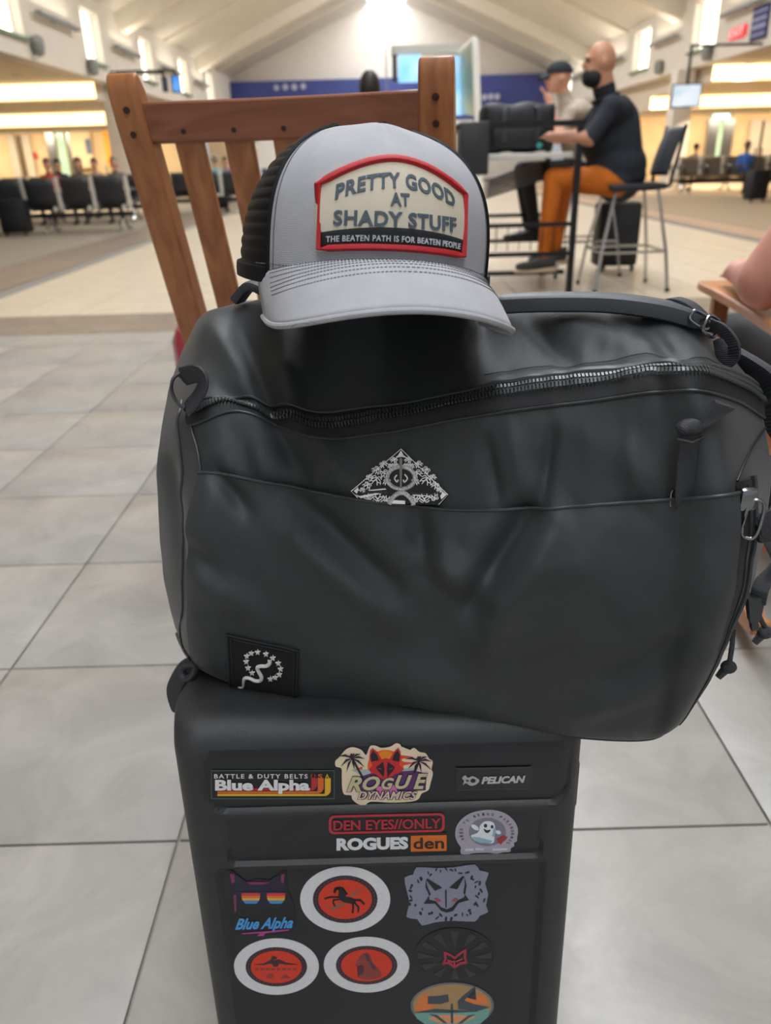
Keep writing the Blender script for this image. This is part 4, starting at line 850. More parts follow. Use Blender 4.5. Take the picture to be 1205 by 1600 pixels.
# ---- sticker tools: outlines are given where they show on the face, then laid on the real surface
LAY = .00028
TIER = 0
def lay_poly(g, poly, lift, seg=6.0, mi=0):
    pts = []
    n = len(poly)
    for i in range(n):
        a, b = poly[i], poly[(i + 1) % n]; m = max(1, int(math.hypot(b[0] - a[0], b[1] - a[1]) / seg))
        for k in range(m): pts.append((a[0] + (b[0] - a[0]) * k / m, a[1] + (b[1] - a[1]) * k / m))
    bm = bmesh.new(); vs = [bm.verts.new((p[0], p[1], 0)) for p in pts]; f = bm.faces.new(vs); bmesh.ops.triangulate(bm, faces=[f]); bm.verts.index_update()
    tr = [tuple(v.index for v in q.verts) for q in bm.faces]; bm.free()
    top = []; low = []
    for p in pts:
        x, w, d = on_face(*p); top.append(CF(x, w, d + lift)); low.append(CF(x, w, d + lift - LAY * .9))
    m = len(pts); g.add(top + low, tr + [(i, (i + 1) % m, m + (i + 1) % m, m + i) for i in range(m)], mi)
def sticker_part(name, polys, mat, parent, lift):
    g = G()
    for p in polys: lay_poly(g, p, lift * LAY)
    return g.build(name, mat, parent, smooth=False)
def ell(cx, cy, rx, ry, n=40, rot=0): return [(cx + rx * cos(2 * PI * k / n) * cos(rot) - ry * sin(2 * PI * k / n) * sin(rot), cy + rx * cos(2 * PI * k / n) * sin(rot) + ry * sin(2 * PI * k / n) * cos(rot)) for k in range(n)]
def rrect(x0, y0, x1, y1, r, n=4, sl=0.0):
    out = []
    for cx, cy, a0 in ((x1 - r, y1 - r, 0), (x0 + r, y1 - r, 90), (x0 + r, y0 + r, 180), (x1 - r, y0 + r, 270)):
        for k in range(n + 1): a = R(a0 + 90 * k / n); x = cx + r * cos(a); out.append((x, cy + r * sin(a) + sl * (x - x0)))
    return out
def words(name, s, x0, y0, x1, y1, mat, parent, lift, bold=.0, shear=0.0, sl=0.0, space=1.0, bend=None):
    vs, fs, _ = text2d(s, bold, shear, space); g = G(); out = []
    for u, v in vs:
        px, py = x0 + u * (x1 - x0), y1 - v * (y1 - y0) + sl * u * (x1 - x0)
        if bend: px, py = bend(u, v)
        x, w, d = on_face(px, py); out.append(CF(x, w, d + lift * LAY))
    g.add(out, fs); g.keepn = True; return g.build(name, mat, parent, smooth=False)
def crop(ox, oy, s, pts): return [(ox + x / s, oy + y / s) for x, y in pts]
def vm(c, rough=.35, **k): return M('print_' + c, c, rough, var=.05, vscale=300, **k)
W_, K_ = vm('e4e4e6'), vm('121418', .3)
def sticker(name_label, poly, mat, lift=1):
    o = sticker_part('sticker', [poly], mat, suit, lift); o['label'] = name_label; return o
# 1 striped nameplate
s = sticker('black bumper sticker with white lettering and red orange yellow stripes', rrect(330, 1203, 523, 1248, 5), K_)
sticker_part('outline', [rrect(330, 1203, 523, 1204.2, .4), rrect(330, 1246.8, 523, 1248, .4), rrect(330, 1204, 331.2, 1247, .4), rrect(521.8, 1204, 523, 1247, .4)], vm('4a5c58'), s, 2)
words('lettering', 'BATTLE & DUTY BELTS', 335, 1208.5, 481, 1215.5, W_, s, 3, .02, space=1.25)
for ch_, x, c in (('U', 486, 'b03036'), ('S', 497, 'd0702c'), ('A', 508, 'd8a728')): words('lettering', ch_, x, 1208.5, x + 7, 1215.5, vm(c), s, 3, .02)
words('lettering', 'Blue Alpha', 336.5, 1217, 484.5, 1239, W_, s, 4, .045)
for y, xr, c in ((1234.5, 496, 'b92a30'), (1239, 506, 'd9692a'), (1243, 517, 'e0b02c')):
    w = 3.2; k = 6; top = 1215.5
    outer = [(340, y), (xr - 10, y)]; arc = [(xr - 10 + 10 * sin(PI / 2 * i / k), y - 10 + 10 * cos(PI / 2 * i / k)) for i in range(k + 1)]
    arc2 = [(xr - 10 + (10 - 9.2) * sin(PI / 2 * i / k), y - 10 + (10 - w) * cos(PI / 2 * i / k)) for i in range(k, -1, -1)]
    sticker_part('stripe', [[(340, y)] + arc + [(xr, top), (xr - 9.2, top)] + arc2 + [(340, y - w)]], vm(c), s, 2.4)
# 2 fox and palms sticker (holographic)
def c2_(p): return crop(520, 1155, 7.09, p)
holo = M('holographic_vinyl', 'e6c8c4', .28, col2='e9dcae', vscale=28, coat=.3)
out = spl2([(30, 240), (70, 200), (150, 110), (230, 88), (320, 120), (370, 175), (410, 80), (470, 70), (540, 95), (640, 80), (700, 45), (750, 60), (780, 120), (840, 130), (900, 95), (960, 140), (1030, 155), (1070, 215), (1108, 245), (1095, 330), (1110, 380), (1085, 480), (1060, 560), (985, 600), (950, 660), (860, 690), (640, 700), (420, 690), (350, 735), (270, 710), (215, 660), (205, 620), (130, 610), (105, 540), (100, 400), (95, 320), (35, 300)], 3, True)
s = sticker('die cut sticker of a red fox head between palm trees over brush lettering', c2_(out), holo)
sticker_part('sun_glow', [c2_(ell(585, 300, 200, 185))], vm('e8641e'), s, 2)
sticker_part('sun_core', [c2_(ell(585, 215, 90, 95))], vm('e58a1c'), s, 2.4)
for r_ in ([(330, 300), (250, 330), (330, 330)], [(740, 170), (880, 190), (760, 215)], [(750, 240), (900, 260), (760, 290)]): sticker_part('ray', [c2_(r_)], vm('e04a2a'), s, 2.2)
sticker_part('water', [c2_([(210, 335), (960, 320), (880, 380), (330, 400)])], vm('9fb8ae'), s, 2.6)
sticker_part('shadow_band', [c2_([(230, 430), (430, 370), (900, 340), (1040, 380), (1030, 560), (760, 570), (250, 560)])], vm('5a2c68'), s, 2.7)
sticker_part('pink_glow', [c2_([(480, 520), (700, 500), (720, 640), (500, 650)])], vm('d070a8'), s, 2.8)
for tx, ty, bx_, by_ in ((215, 205, 360, 470), (955, 235, 900, 370)):
    po = []
    for a, L_ in ((-165, 165), (-140, 60), (-105, 75), (-70, 80), (-35, 120), (-5, 150), (30, 170), (75, 120), (115, 160), (150, 150)):
        L_ *= .95; ca, sa = cos(R(a)), sin(R(a)); po.append(c2_([(tx, ty), (tx + L_ * .5 * ca - 16 * sa, ty + L_ * .5 * sa + 14 * ca - 10), (tx + L_ * ca, ty + L_ * sa + 18), (tx + L_ * .5 * ca + 8 * sa, ty + L_ * .5 * sa - 10 * ca - 8)]))
    po.append(c2_([(tx - 12, ty), (tx + 14, ty), (bx_ + 14, by_), (bx_ - 14, by_)])); sticker_part('palm_tree', po, vm('2a1630'), s, 3.2)
sticker_part('fox_head', [c2_([(400, 330), (440, 285), (405, 200), (415, 120), (440, 92), (490, 130), (545, 215), (585, 205), (630, 215), (680, 130), (725, 88), (750, 130), (758, 210), (735, 280), (790, 325), (740, 365), (690, 375), (640, 425), (585, 445), (530, 425), (480, 380), (430, 370)])], vm('c8242c'), s, 3.6)
sticker_part('fox_mask', [c2_([(430, 240), (418, 170), (445, 115), (490, 160), (512, 225)]), c2_([(735, 240), (745, 165), (720, 110), (680, 160), (655, 225)]), c2_([(480, 300), (560, 240), (575, 330), (565, 410), (500, 340)]), c2_([(690, 300), (610, 240), (598, 330), (608, 410), (670, 340)])], vm('1c1222'), s, 4)
sticker_part('fox_eye', [c2_([(500, 305), (550, 325), (520, 320)]), c2_([(668, 305), (620, 325), (650, 320)])], vm('d8404a'), s, 4.4)
cb = vm('c3bd94')
for ch_, x0, x1, y0, y1 in (('R', 155, 325, 405, 570), ('O', 330, 525, 398, 555), ('G', 540, 680, 415, 545), ('U', 690, 880, 385, 540), ('E', 895, 1050, 370, 540)):
    a, b = c2_([(x0, y0), (x1, y1)]); words('lettering', ch_, a[0] - .8, a[1] - .8, b[0] + .8, b[1] + .8, vm('2a1c28'), s, 4.6, .07, .35); words('lettering', ch_, a[0], a[1], b[0], b[1], cb, s, 5.2, .035, .35)
a, b = c2_([(275, 565), (935, 655)]); words('lettering', 'DYNAMICS', a[0] - .8, a[1] - .8, b[0] + .8, b[1] + .8, vm('2a1c28'), s, 5, .09, .35); words('lettering', 'DYNAMICS', a[0], a[1], b[0], b[1], vm('d8c4ba'), s, 5.6, .02, .35)
# 3 maker's plate
s = sticker('small glossy black maker plate with embossed lettering and bird emblem', rrect(712, 1199, 832, 1234, 8, sl=-.02), M('gloss_black', '0b0c0e', .12, coat=.5), 3)
sticker_part('plate_rim', [rrect(712, 1199, 832, 1201, .8, sl=-.02), rrect(713, 1232, 831, 1234, .8, sl=-.02)], vm('33383a', .25), s, 4)
words('lettering', 'PELICAN', 752, 1212, 821, 1223.5, vm('b9bcc0'), s, 5, .05, .25, sl=-.03)
sticker_part('bird_emblem', [spl2([(722, 1214), (727, 1210), (731, 1214), (738, 1211), (745, 1214), (749, 1218), (744, 1224), (735, 1226), (728, 1222), (723, 1225), (725, 1219)], 3, True)], vm('a9adb2'), s, 5)
sticker_part('bird_emblem', [ell(739, 1218, 4, 3.2, 12), [(728, 1216), (733, 1218), (729, 1220)]], K_, s, 6)
# 4 red outlined strip
s = sticker('black strip sticker with red outline and red lettering', rrect(514, 1273, 695, 1303, 8, sl=-.022), K_)
rr = rrect(514, 1273.5, 695, 1303, 8, sl=-.022); ri = rrect(518, 1277, 691, 1299.5, 6, sl=-.022)
g = G(); n = len(rr); top = [CF(*(lambda q: (q[0], q[1], q[2] + 2 * LAY))(on_face(*p))) for p in rr + ri]; g.add(top, [(i, (i + 1) % n, n + (i + 1) % n, n + i) for i in range(n)]); g.build('outline', vm('b8323e'), s, smooth=False)
words('lettering', 'DEN EYES//ONLY', 521, 1281, 689, 1297, vm('b02a36'), s, 3, .025, sl=-.022)
# 5 two tone strip
s = sticker('black strip sticker with white lettering and an orange block', rrect(522, 1304, 699, 1333, 1.5, 2, sl=-.022), vm('16181c'))
words('lettering', 'ROGUES', 526, 1309, 638, 1328.5, vm('dfe2e6'), s, 2.4, .055, sl=-.022)
o_ = sticker_part('orange_block', [rrect(642, 1305.5, 698, 1330, 1, 2, sl=-.022)], vm('d9701c'), s, 2); words('lettering', 'den', 646, 1308, 694, 1326, vm('1c1410'), s, 3, .02, sl=-.022)
# 6 ghost sticker
def c6(p): return [(x, 1265 + (y - 1262) * .96) for x, y in crop(700, 1255, 10.04, p)]
TIER = 2
out = spl2([(115, 440), (140, 330), (220, 220), (340, 135), (480, 90), (640, 72), (800, 92), (930, 150), (1030, 240), (1085, 340), (1098, 430), (1085, 530), (1080, 585), (1035, 610), (1040, 660), (985, 700), (975, 755), (860, 765), (760, 790), (620, 770), (400, 780), (320, 800), (215, 795), (195, 740), (205, 690), (150, 600), (120, 520)], 3, True)
s = sticker('rounded grey sticker with a small cheerful ghost and ring of lettering', c6(out), vm('a9a3b0'))
sticker_part('dark_halo', [c6(ell(620, 430, 290, 230))], vm('7d7a8c'), s, 2)
TXT = 'NEED TO BRING PARANORMAL'
for i, ch_ in enumerate(TXT):                                         # ring of small letters
    if ch_ == ' ': continue
    a = R(200 - i * (235 / (len(TXT) - 1))); ex, ey = 610 + 405 * cos(a), 440 - 305 * sin(a); q = c6([(ex, ey)])[0]; th = PI / 2 - a
    def bend(u, v, q=q, th=th): dx, dy = (u - .5) * 3.4, -(v - .5) * 5.2; return q[0] + dx * cos(th) - dy * sin(th), q[1] + (dx * sin(th) + dy * cos(th)) * .8
    words('lettering', ch_, 0, 0, 1, 1, vm('3a3442'), s, 2.6, .02, bend=bend)
sticker_part('ghost', [c6(spl2([(500, 330), (560, 265), (640, 250), (710, 275), (740, 340), (750, 420), (730, 500), (720, 590), (660, 615), (620, 600), (660, 545), (600, 575), (530, 545), (420, 555), (360, 490), (450, 450), (490, 400)], 3, True)), c6(ell(425, 352, 68, 34, 16, .6)), c6(ell(790, 432, 42, 30, 14, .4))], vm('dfe6e8'), s, 3)
sticker_part('ghost_shade', [c6([(740, 340), (750, 420), (730, 500), (690, 500), (710, 380)]), c6([(380, 500), (520, 520), (700, 570), (660, 612), (500, 600), (400, 560)])], vm('8fb0c2'), s, 3.4)
sticker_part('ghost_face', [c6(ell(588, 320, 27, 30, 14)), c6(ell(692, 338, 22, 27, 14)), c6(spl2([(560, 370), (610, 395), (668, 385), (640, 430), (590, 432)], 3, True))], vm('23262e'), s, 4)
sticker_part('red_print', [c6([(760, 540), (830, 500), (870, 475), (935, 510), (900, 560), (850, 600), (835, 635), (790, 600)])], vm('9c3038'), s, 3)
sticker_part('base_script', [c6([(270, 705), (400, 700), (400, 735), (265, 740)]), c6([(430, 690), (560, 700), (560, 725), (430, 722)]), c6([(700, 700), (930, 695), (925, 725), (700, 735)])], vm('cfc9d4'), s, 2.6)
TIER = 0
# 7 dog in sunglasses
def c7(p): return crop(330, 1340, 4.017, p)
s = sticker('black die cut sticker of a dog in rainbow sunglasses above blue script', c7(spl2([(100, 90), (140, 85), (215, 150), (290, 130), (370, 140), (440, 85), (475, 90), (480, 200), (520, 290), (535, 400), (520, 460), (350, 490), (150, 470), (115, 380), (110, 300), (120, 200)], 2, True)), vm('15161c'))
sticker_part('dog_head', [c7([(125, 100), (170, 110), (225, 155), (350, 155), (400, 115), (450, 105), (460, 200), (440, 310), (180, 310), (150, 220)])], vm('1c1a30'), s, 2)
sticker_part('neon_edge', [c7([(118, 100), (145, 98), (150, 150), (130, 160)]), c7([(140, 230), (158, 230), (160, 330), (148, 340)]), c7([(220, 150), (370, 150), (330, 165), (250, 165)]), c7([(440, 100), (462, 100), (455, 160), (440, 150)])], vm('7c2f5c'), s, 2.6)
for cx_ in (250, 408):
    for y0, y1, c in ((218, 235, 'cf3a3a'), (235, 250, 'd9702c'), (250, 264, 'dba640'), (264, 285, '4a88b8')):
        rx = lambda y: 58 * (1 - max(0, (y - 235) / 62) ** 2) ** .5 if y < 290 else 5
        sticker_part('lens_band', [c7([(cx_ - rx(y0), y0), (cx_ + rx(y0), y0), (cx_ + rx(y1), y1), (cx_ - rx(y1), y1)])], vm(c, .2), s, 3)
sticker_part('sunglass_bar', [c7([(150, 212), (470, 212), (470, 219), (150, 219)])], vm('3a2a50'), s, 3.2)
a, b = c7([(150, 378), (515, 470)]); words('lettering', 'Blue Alpha', a[0] - .6, a[1] + .6, b[0] + .6, b[1] + .6, vm('1a2a5a'), s, 2.6, .06, .45, sl=-.03); words('lettering', 'Blue Alpha', a[0], a[1], b[0], b[1], vm('4a9ad8'), s, 3.2, .03, .45, sl=-.03)
sticker_part('flourish', [c7([(190, 470), (350, 458), (490, 445), (490, 452), (340, 470), (330, 488), (290, 486), (310, 470), (200, 476)])], vm('a8408a'), s, 3.2)
def stroke(pts, w, cc=None):
    cc = cc or c11
    out = []
    for a, b in zip(pts[:-1], pts[1:]):
        L_ = math.hypot(b[0] - a[0], b[1] - a[1]) or 1; nx_, ny_ = -(b[1] - a[1]) / L_ * w / 2, (b[0] - a[0]) / L_ * w / 2; ex_, ey_ = (b[0] - a[0]) / L_ * w * .3, (b[1] - a[1]) / L_ * w * .3
        out.append(cc([(a[0] + nx_ - ex_, a[1] + ny_ - ey_), (b[0] + nx_ + ex_, b[1] + ny_ + ey_), (b[0] - nx_ + ex_, b[1] - ny_ + ey_), (a[0] - nx_ - ex_, a[1] - ny_ - ey_)]))
    return out
# 8-10 white round stickers with red discs
def round_red(label, cx, cy, rx, ry, irx, iry, icx=0, icy=0):
    s = sticker(label, ell(cx, cy, rx, ry, 48), vm('d6d7da'))
    sticker_part('ring', [ell(cx + icx, cy + icy, irx, iry, 44)], vm('2c2630'), s, 2); sticker_part('red_disc', [ell(cx + icx, cy + icy, irx * .83, iry * .83, 40)], vm('d2381f'), s, 2.6)
    sticker_part('ring_mark', [ell(cx + icx + irx * .915 * cos(R(a)), cy + icy + iry * .915 * sin(R(a)), 1.6, .8, 6, R(a) + PI / 2) for a in range(0, 360, 9)], vm('7a3340'), s, 2.6); return s
def c8(p): return crop(470, 1350, 8.033, p)
s = round_red('white round sticker with a rearing black horse on a red disc', 539.5, 1405, 70.5, 51.5, 50.5, 37, 0, -.5)
sticker_part('lightning', [c8([(290, 515), (400, 530), (500, 480), (640, 400), (640, 360), (780, 285), (720, 350), (640, 400), (560, 490), (400, 580), (370, 545)])], vm('8a5a48'), s, 3.2)
def hs(pts, w): return stroke(pts, w, c8)
sticker_part('horse', [c8([(470, 400), (480, 330), (455, 300), (470, 278), (510, 278), (550, 305), (572, 365), (565, 400), (640, 412), (690, 440), (690, 480), (640, 490), (540, 468), (490, 440)])] + hs([(490, 290), (440, 300), (425, 345)], 34) + hs([(480, 405), (370, 405), (305, 425)], 22) + hs([(480, 435), (415, 440), (408, 470), (430, 518)], 20)
             + hs([(655, 470), (660, 540), (650, 600)], 24) + hs([(675, 475), (725, 530), (722, 588)], 24) + hs([(680, 440), (750, 445), (795, 490)], 26) + hs([(520, 285), (580, 365)], 22), vm('14141c'), s, 3.8)
def c9(p): return crop(330, 1340, 4.017, p)
s = round_red('white round sticker with a strongman print on a faded red disc, lowest on the dog side', 432, 1510, 66.5, 44, 48, 30.5, 0, 0)
sticker_part('figure', [c9(spl2([(270, 665), (330, 660), (375, 635), (400, 640), (430, 635), (475, 655), (545, 665), (470, 668), (430, 660), (420, 678), (390, 678), (380, 660), (330, 670)], 2, True)), c9([(375, 620), (395, 612), (415, 622), (410, 634), (380, 634)])], vm('3a2228'), s, 3.2)
sticker_part('small_print', [c9([(275 + i * 34, 690), (300 + i * 34, 690), (300 + i * 34, 702), (275 + i * 34, 702)]) for i in range(8)] + [c9(ell(372, 738, 22, 15, 14)), c9([(440, 745), (470, 730), (500, 750), (440, 755)])], vm('8a3a34'), s, 3.2)
s = round_red('white round sticker with a grey horse head print on a red disc', 573, 1507, 67, 43.5, 48, 30, 0, .5)
sticker_part('horse_head', [c9(spl2([(905, 670), (930, 620), (970, 590), (1000, 610), (1015, 660), (1060, 700), (1065, 745), (990, 760), (920, 745), (960, 700), (950, 665), (915, 680)], 2, True))], vm('8a3a36'), s, 3.2)
sticker_part('mane', [c9([(960, 600), (985, 600), (1000, 640), (985, 650)]), c9([(990, 640), (1020, 660), (1035, 700), (1010, 690)]), c9([(930, 690), (960, 690), (955, 720), (925, 735)])], vm('4a3038'), s, 3.8)
# 11 grey bandana fox
def c11(p): return crop(580, 1340, 4.017, p)
s = sticker('pale grey bandana shaped sticker with a line drawn fox face', c11(spl2([(285, 60), (400, 65), (520, 60), (650, 42), (680, 80), (738, 95), (715, 160), (735, 230), (720, 300), (735, 340), (680, 365), (650, 400), (520, 395), (400, 405), (320, 425), (290, 385), (222, 372), (240, 290), (225, 210), (210, 125), (265, 105)], 2, True)), vm('85889a'))
random.seed(3); blots = []
for i in range(44):
    a = i / 44 * 2 * PI; x, y = 470 + (200 + random.uniform(-22, 32)) * cos(a) * 1.08, 225 + (145 + random.uniform(-18, 18)) * sin(a)
    blots.append(c11(ell(x, y, random.uniform(8, 17), random.uniform(4, 9), 8, random.uniform(0, 3))))
sticker_part('paisley_spot', blots, vm('24272f'), s, 2)
sticker_part('fox_line', [c11([(345, 135), (355, 128), (445, 185), (400, 205)]), c11([(345, 135), (340, 180), (365, 235), (375, 228), (352, 175)]), c11([(585, 115), (575, 112), (490, 185), (540, 195)]), c11([(585, 115), (600, 170), (590, 225), (578, 222), (588, 165)]),
     c11([(365, 235), (330, 285), (400, 285), (440, 330), (475, 342), (515, 330), (550, 280), (615, 262), (585, 225), (585, 245), (540, 268), (505, 310), (475, 322), (440, 310), (405, 272), (365, 262)]), c11([(464, 200), (474, 200), (474, 310), (466, 310)])], vm('17191f'), s, 3)
sticker_part('fox_eye', [c11([(395, 250), (415, 250), (440, 268), (415, 275)]), c11([(505, 268), (525, 250), (545, 255), (525, 272)])], vm('a04a54'), s, 3.4)
# 12 black rayed disc with red fox
s = sticker('black on black round sticker with rays and a tiny red fox', c11(ell(525, 605, 250, 165, 44)), vm('17191d', .2))
sticker_part('ray', [c11([(525 + 95 * cos(R(a)), 625 + 62 * sin(R(a))), (525 + 232 * cos(R(a - 7)), 612 + 150 * sin(R(a - 7))), (525 + 232 * cos(R(a + 7)), 612 + 150 * sin(R(a + 7)))]) for a in range(0, 360, 30)], vm('2d3136', .3), s, 2)
sticker_part('fox_head', stroke([(452, 665), (466, 632), (462, 592), (505, 612), (522, 625)], 14) + stroke([(598, 655), (588, 622), (592, 574), (545, 608), (527, 625)], 14) + stroke([(450, 662), (485, 655), (522, 683), (560, 660), (600, 652)], 15) + stroke([(482, 640), (512, 652)], 10) + stroke([(570, 632), (535, 648)], 10) + stroke([(522, 645), (523, 672)], 10), vm('a8384a'), s, 3)
# 13 beach oval
def c13(p): return crop(630, 1525, 7.53, p)
s = sticker('oval sticker with an orange and teal beach sunset and palms, lowest of all', c13(ell(578, 345, 490, 270, 48)), vm('6a6e74'))
sticker_part('sky_band', [c13(ell(578, 345, 462, 250, 44))], vm('a8855a'), s, 2)
sticker_part('sun_patch', [c13([(140, 380), (190, 260), (280, 190), (390, 330), (300, 390), (170, 410)]), c13([(690, 280), (800, 200), (960, 220), (1015, 330), (830, 320)])], vm('d9793c'), s, 2.6)
sticker_part('sea', [c13([(135, 430), (560, 420), (1015, 380), (1000, 470), (900, 560), (260, 560), (160, 490)])], vm('6fa39a'), s, 2.6)
sticker_part('sand', [c13([(290, 490), (420, 450), (700, 450), (860, 470), (700, 545), (420, 545)])], vm('d8956a'), s, 3)
sticker_part('palm_shadow', [c13([(290, 230), (400, 230), (530, 210), (540, 290), (440, 320), (290, 320)]), c13([(640, 290), (700, 230), (850, 110), (860, 270), (840, 140), (720, 280), (850, 330), (1010, 360), (850, 410), (650, 380)]), c13([(560, 320), (585, 320), (590, 545), (560, 545)]), c13([(140, 420), (380, 380), (880, 410), (560, 425)]), c13([(310, 440), (400, 450), (520, 545), (480, 545), (390, 480)]), c13([(850, 440), (760, 460), (640, 550), (690, 550), (770, 485)])], vm('3c4850'), s, 3.4)
# ================================================================ black travel bag lying on the case
ROWS = [  # per station, left to right: bottom edge, lower front, mid front, pocket rim, zip lower, zip upper, top middle, crest
 [(277, 985), (259, 915), (248, 830), (247, 745), (253, 668), (258, 632), (266, 598), (292, 535)],
 [(306, 1034), (298, 930), (298, 825), (312, 738), (300, 664), (302, 634), (305, 575), (322, 492)],
 [(388, 1072), (380, 960), (380, 850), (392, 748), (378, 642), (378, 617), (385, 545), (398, 470)],
 [(480, 1092), (478, 982), (478, 872), (482, 766), (490, 684), (484, 646), (480, 560), (480, 467)],
 [(595, 1101), (592, 992), (590, 882), (592, 784), (598, 676), (592, 640), (586, 560), (585, 467)],
 [(700, 1113), (700, 1002), (700, 892), (702, 795), (705, 656), (700, 622), (692, 550), (690, 469)],
 [(805, 1133), (810, 1012), (814, 900), (818, 795), (805, 640), (800, 600), (795, 540), (786, 472)],
 [(905, 1148), (922, 1022), (928, 902), (932, 787), (920, 626), (912, 587), (902, 530), (885, 468)],
 [(1000, 1152), (1030, 1032), (1042, 905), (1044, 779), (1022, 612), (1012, 579), (1000, 525), (980, 472)],
 [(1038, 1139), (1104, 1032), (1140, 902), (1145, 769), (1112, 613), (1096, 574), (1078, 530), (1052, 488)],
 [(1062, 1108), (1152, 965), (1190, 860), (1206, 745), (1194, 652), (1178, 606), (1158, 572), (1132, 538)]]
OFFD = [0, -.022, -.020, -.006, .014, .030, .078, .14]
def dbase(px): return .60 - (px - 310) * .000136
CTRL = []
for i, row in enumerate(ROWS):
    end = i in (0, 10); ex = .085 if end else 0; sc = .3 if end else 1; pts = []
    for (px, py), o in zip(row, OFFD): pts.append(at(px, py, dbase(px) + ex + o * (.55 if end else 1)))
    B, C = pts[0], pts[7]; db = dbase((row[0][0] + row[7][0]) / 2) + ex; zb = .574
    pts.append(Vector((C.x, C.y + .055 * sc, C.z - .035))); pts.append(Vector(((B.x + C.x) / 2, db + .215 * (1 if not end else .55), (C.z + zb) / 2)))
    pts.append(Vector((B.x * .97, db + .19 * (1 if not end else .5), zb + (.03 if end else 0)))); pts.append(Vector((B.x * .98, db + .09 * (1 if not end else .6), max(zb - .002, B.z - .012) if not end else B.z + .01)))
    CTRL.append(pts)
NA, NB = 11, 12
def cr(p0, p1, p2, p3, t): return .5 * ((2 * p1) + (p2 - p0) * t + (2 * p0 - 5 * p1 + 4 * p2 - p3) * t * t + (3 * p1 - p0 - 3 * p2 + p3) * t ** 3)
def BS(a, b):
    a = max(0, min(NA - 1, a)); i = min(int(a), NA - 2); ta = a - i; j = int(math.floor(b)); tb = b - j; r = []
    for k in (-1, 0, 1, 2):
        row = CTRL[max(0, min(NA - 1, i + k))]; r.append(cr(row[(j - 1) % NB], row[j % NB], row[(j + 1) % NB], row[(j + 2) % NB], tb))
    return cr(*r, ta)
FOLDS = [(450, 768, 605, 915, 26, -.0085), (475, 845, 625, 965, 24, .005), (650, 800, 668, 890, 20, -.007), (672, 870, 770, 925, 24, .006), (826, 800, 738, 940, 24, -.0095), (868, 820, 760, 1005, 30, .006), (930, 830, 860, 960, 40, .003),
         (430, 668, 472, 742, 16, -.005), (335, 735, 385, 795, 14, -.005), (495, 690, 555, 765, 20, .004), (400, 700, 420, 740, 15, .003), (758, 690, 778, 775, 9, -.0035), (862, 680, 848, 775, 9, -.0035), (800, 680, 820, 770, 18, .002),
         (372, 520, 432, 640, 18, -.0075), (335, 520, 410, 590, 24, .006), (345, 605, 430, 655, 14, -.004), (450, 540, 450, 630, 22, .004), (880, 505, 1010, 550, 20, .004), (820, 500, 890, 560, 16, -.004), (1010, 520, 1080, 570, 14, -.003),
         (300, 850, 340, 900, 14, -.003), (320, 900, 420, 960, 22, .003), (960, 1060, 1060, 1000, 22, -.004), (900, 1110, 1010, 1070, 20, .003), (265, 720, 285, 960, 10, -.004), (560, 1040, 760, 1080, 30, .003), (980, 700, 1000, 760, 20, .003), (640, 930, 700, 1010, 40, -.003)]
def wrinkle(x, y):
    d = 0.0
    for x0, y0, x1, y1, w, h in FOLDS:
        dx, dy = x1 - x0, y1 - y0; t = max(0, min(1, ((x - x0) * dx + (y - y0) * dy) / (dx * dx + dy * dy))); q = math.hypot(x - x0 - dx * t, y - y0 - dy * t) / w
        if q < 2.6: d += h * math.exp(-q * q) * (.35 + .65 * sin(PI * (.12 + .76 * t)))
    d *= 1.8; d += .0022 * noise.noise(Vector((x / 70, y / 90, 3.1))) + .0009 * noise.noise(Vector((x / 24, y / 30, 7.7))); return d
BC = sum((p for r in CTRL for p in r), Vector()) / (NA * NB)
_n = (BS(5.02, 2) - BS(4.98, 2)).cross(BS(5, 2.02) - BS(5, 1.98)); SGN = -1 if _n.y > 0 else 1
def BP(a, b, off=0.0, wr=True):
    p = BS(a, b); e = .02; da = BS(a + e, b) - BS(a - e, b); db = BS(a, b + e) - BS(a, b - e); n = da.cross(db)
    n = n.normalized() if n.length > 1e-12 else (p - BC).normalized()
    n *= SGN
    d = 0.0
    if wr and b % NB < 7.6: d = wrinkle(*pix(p)) * min(1, max(0, (7.6 - b % NB) / .6)) * (min(1, (b % NB) / .35))
    return p + n * (d + off)
SEEK = [(a / 8, b / 8, pix(BS(a / 8, b / 8))) for a in range(81) for b in range(0, 57)]
def bag_ab(px, py):
    a, b, _ = min(SEEK, key=lambda s: (s[2][0] - px) ** 2 + (s[2][1] - py) ** 2)
    for st in (.06, .02, .006):
        for _ in range(12):
            best = min(((a + i * st, max(0, b + j * st)) for i in (-1, 0, 1) for j in (-1, 0, 1)), key=lambda s: (lambda q: (q[0] - px) ** 2 + (q[1] - py) ** 2)(pix(BS(*s))))
            if best == (a, b): break
            a, b = best
    return a, b
def bagpt(px, py, off=0.0): return BP(*bag_ab(px, py), off)
m_bag = M('bag_nylon', '2f3234', .5, kind='weave', bump=.3, bscale=430, var=.10, vscale=25, spec=.45, sheen=.12)
m_bag2 = M('bag_coated_trim', '34383a', .42, var=.06, vscale=40, spec=.5)
m_tape = M('zip_tape', '1b1d1f', .6, kind='twill', bump=.35, bscale=420, var=.1)
m_teeth = M('zip_teeth', '3d4143', .35, var=.1)
m_strap = M('grosgrain', '33353a', .55, kind='twill', bump=.5, bscale=360, var=.1)
bag = thing('travel_bag', 'black nylon travel bag lying across the top of the stickered case', 'bag', (.02, .62, .572))
g = G(); nA, nB = 171, 150
g.grid(lambda u, v: BP(u * 10, v * NB), nA, nB, wrapv=True)
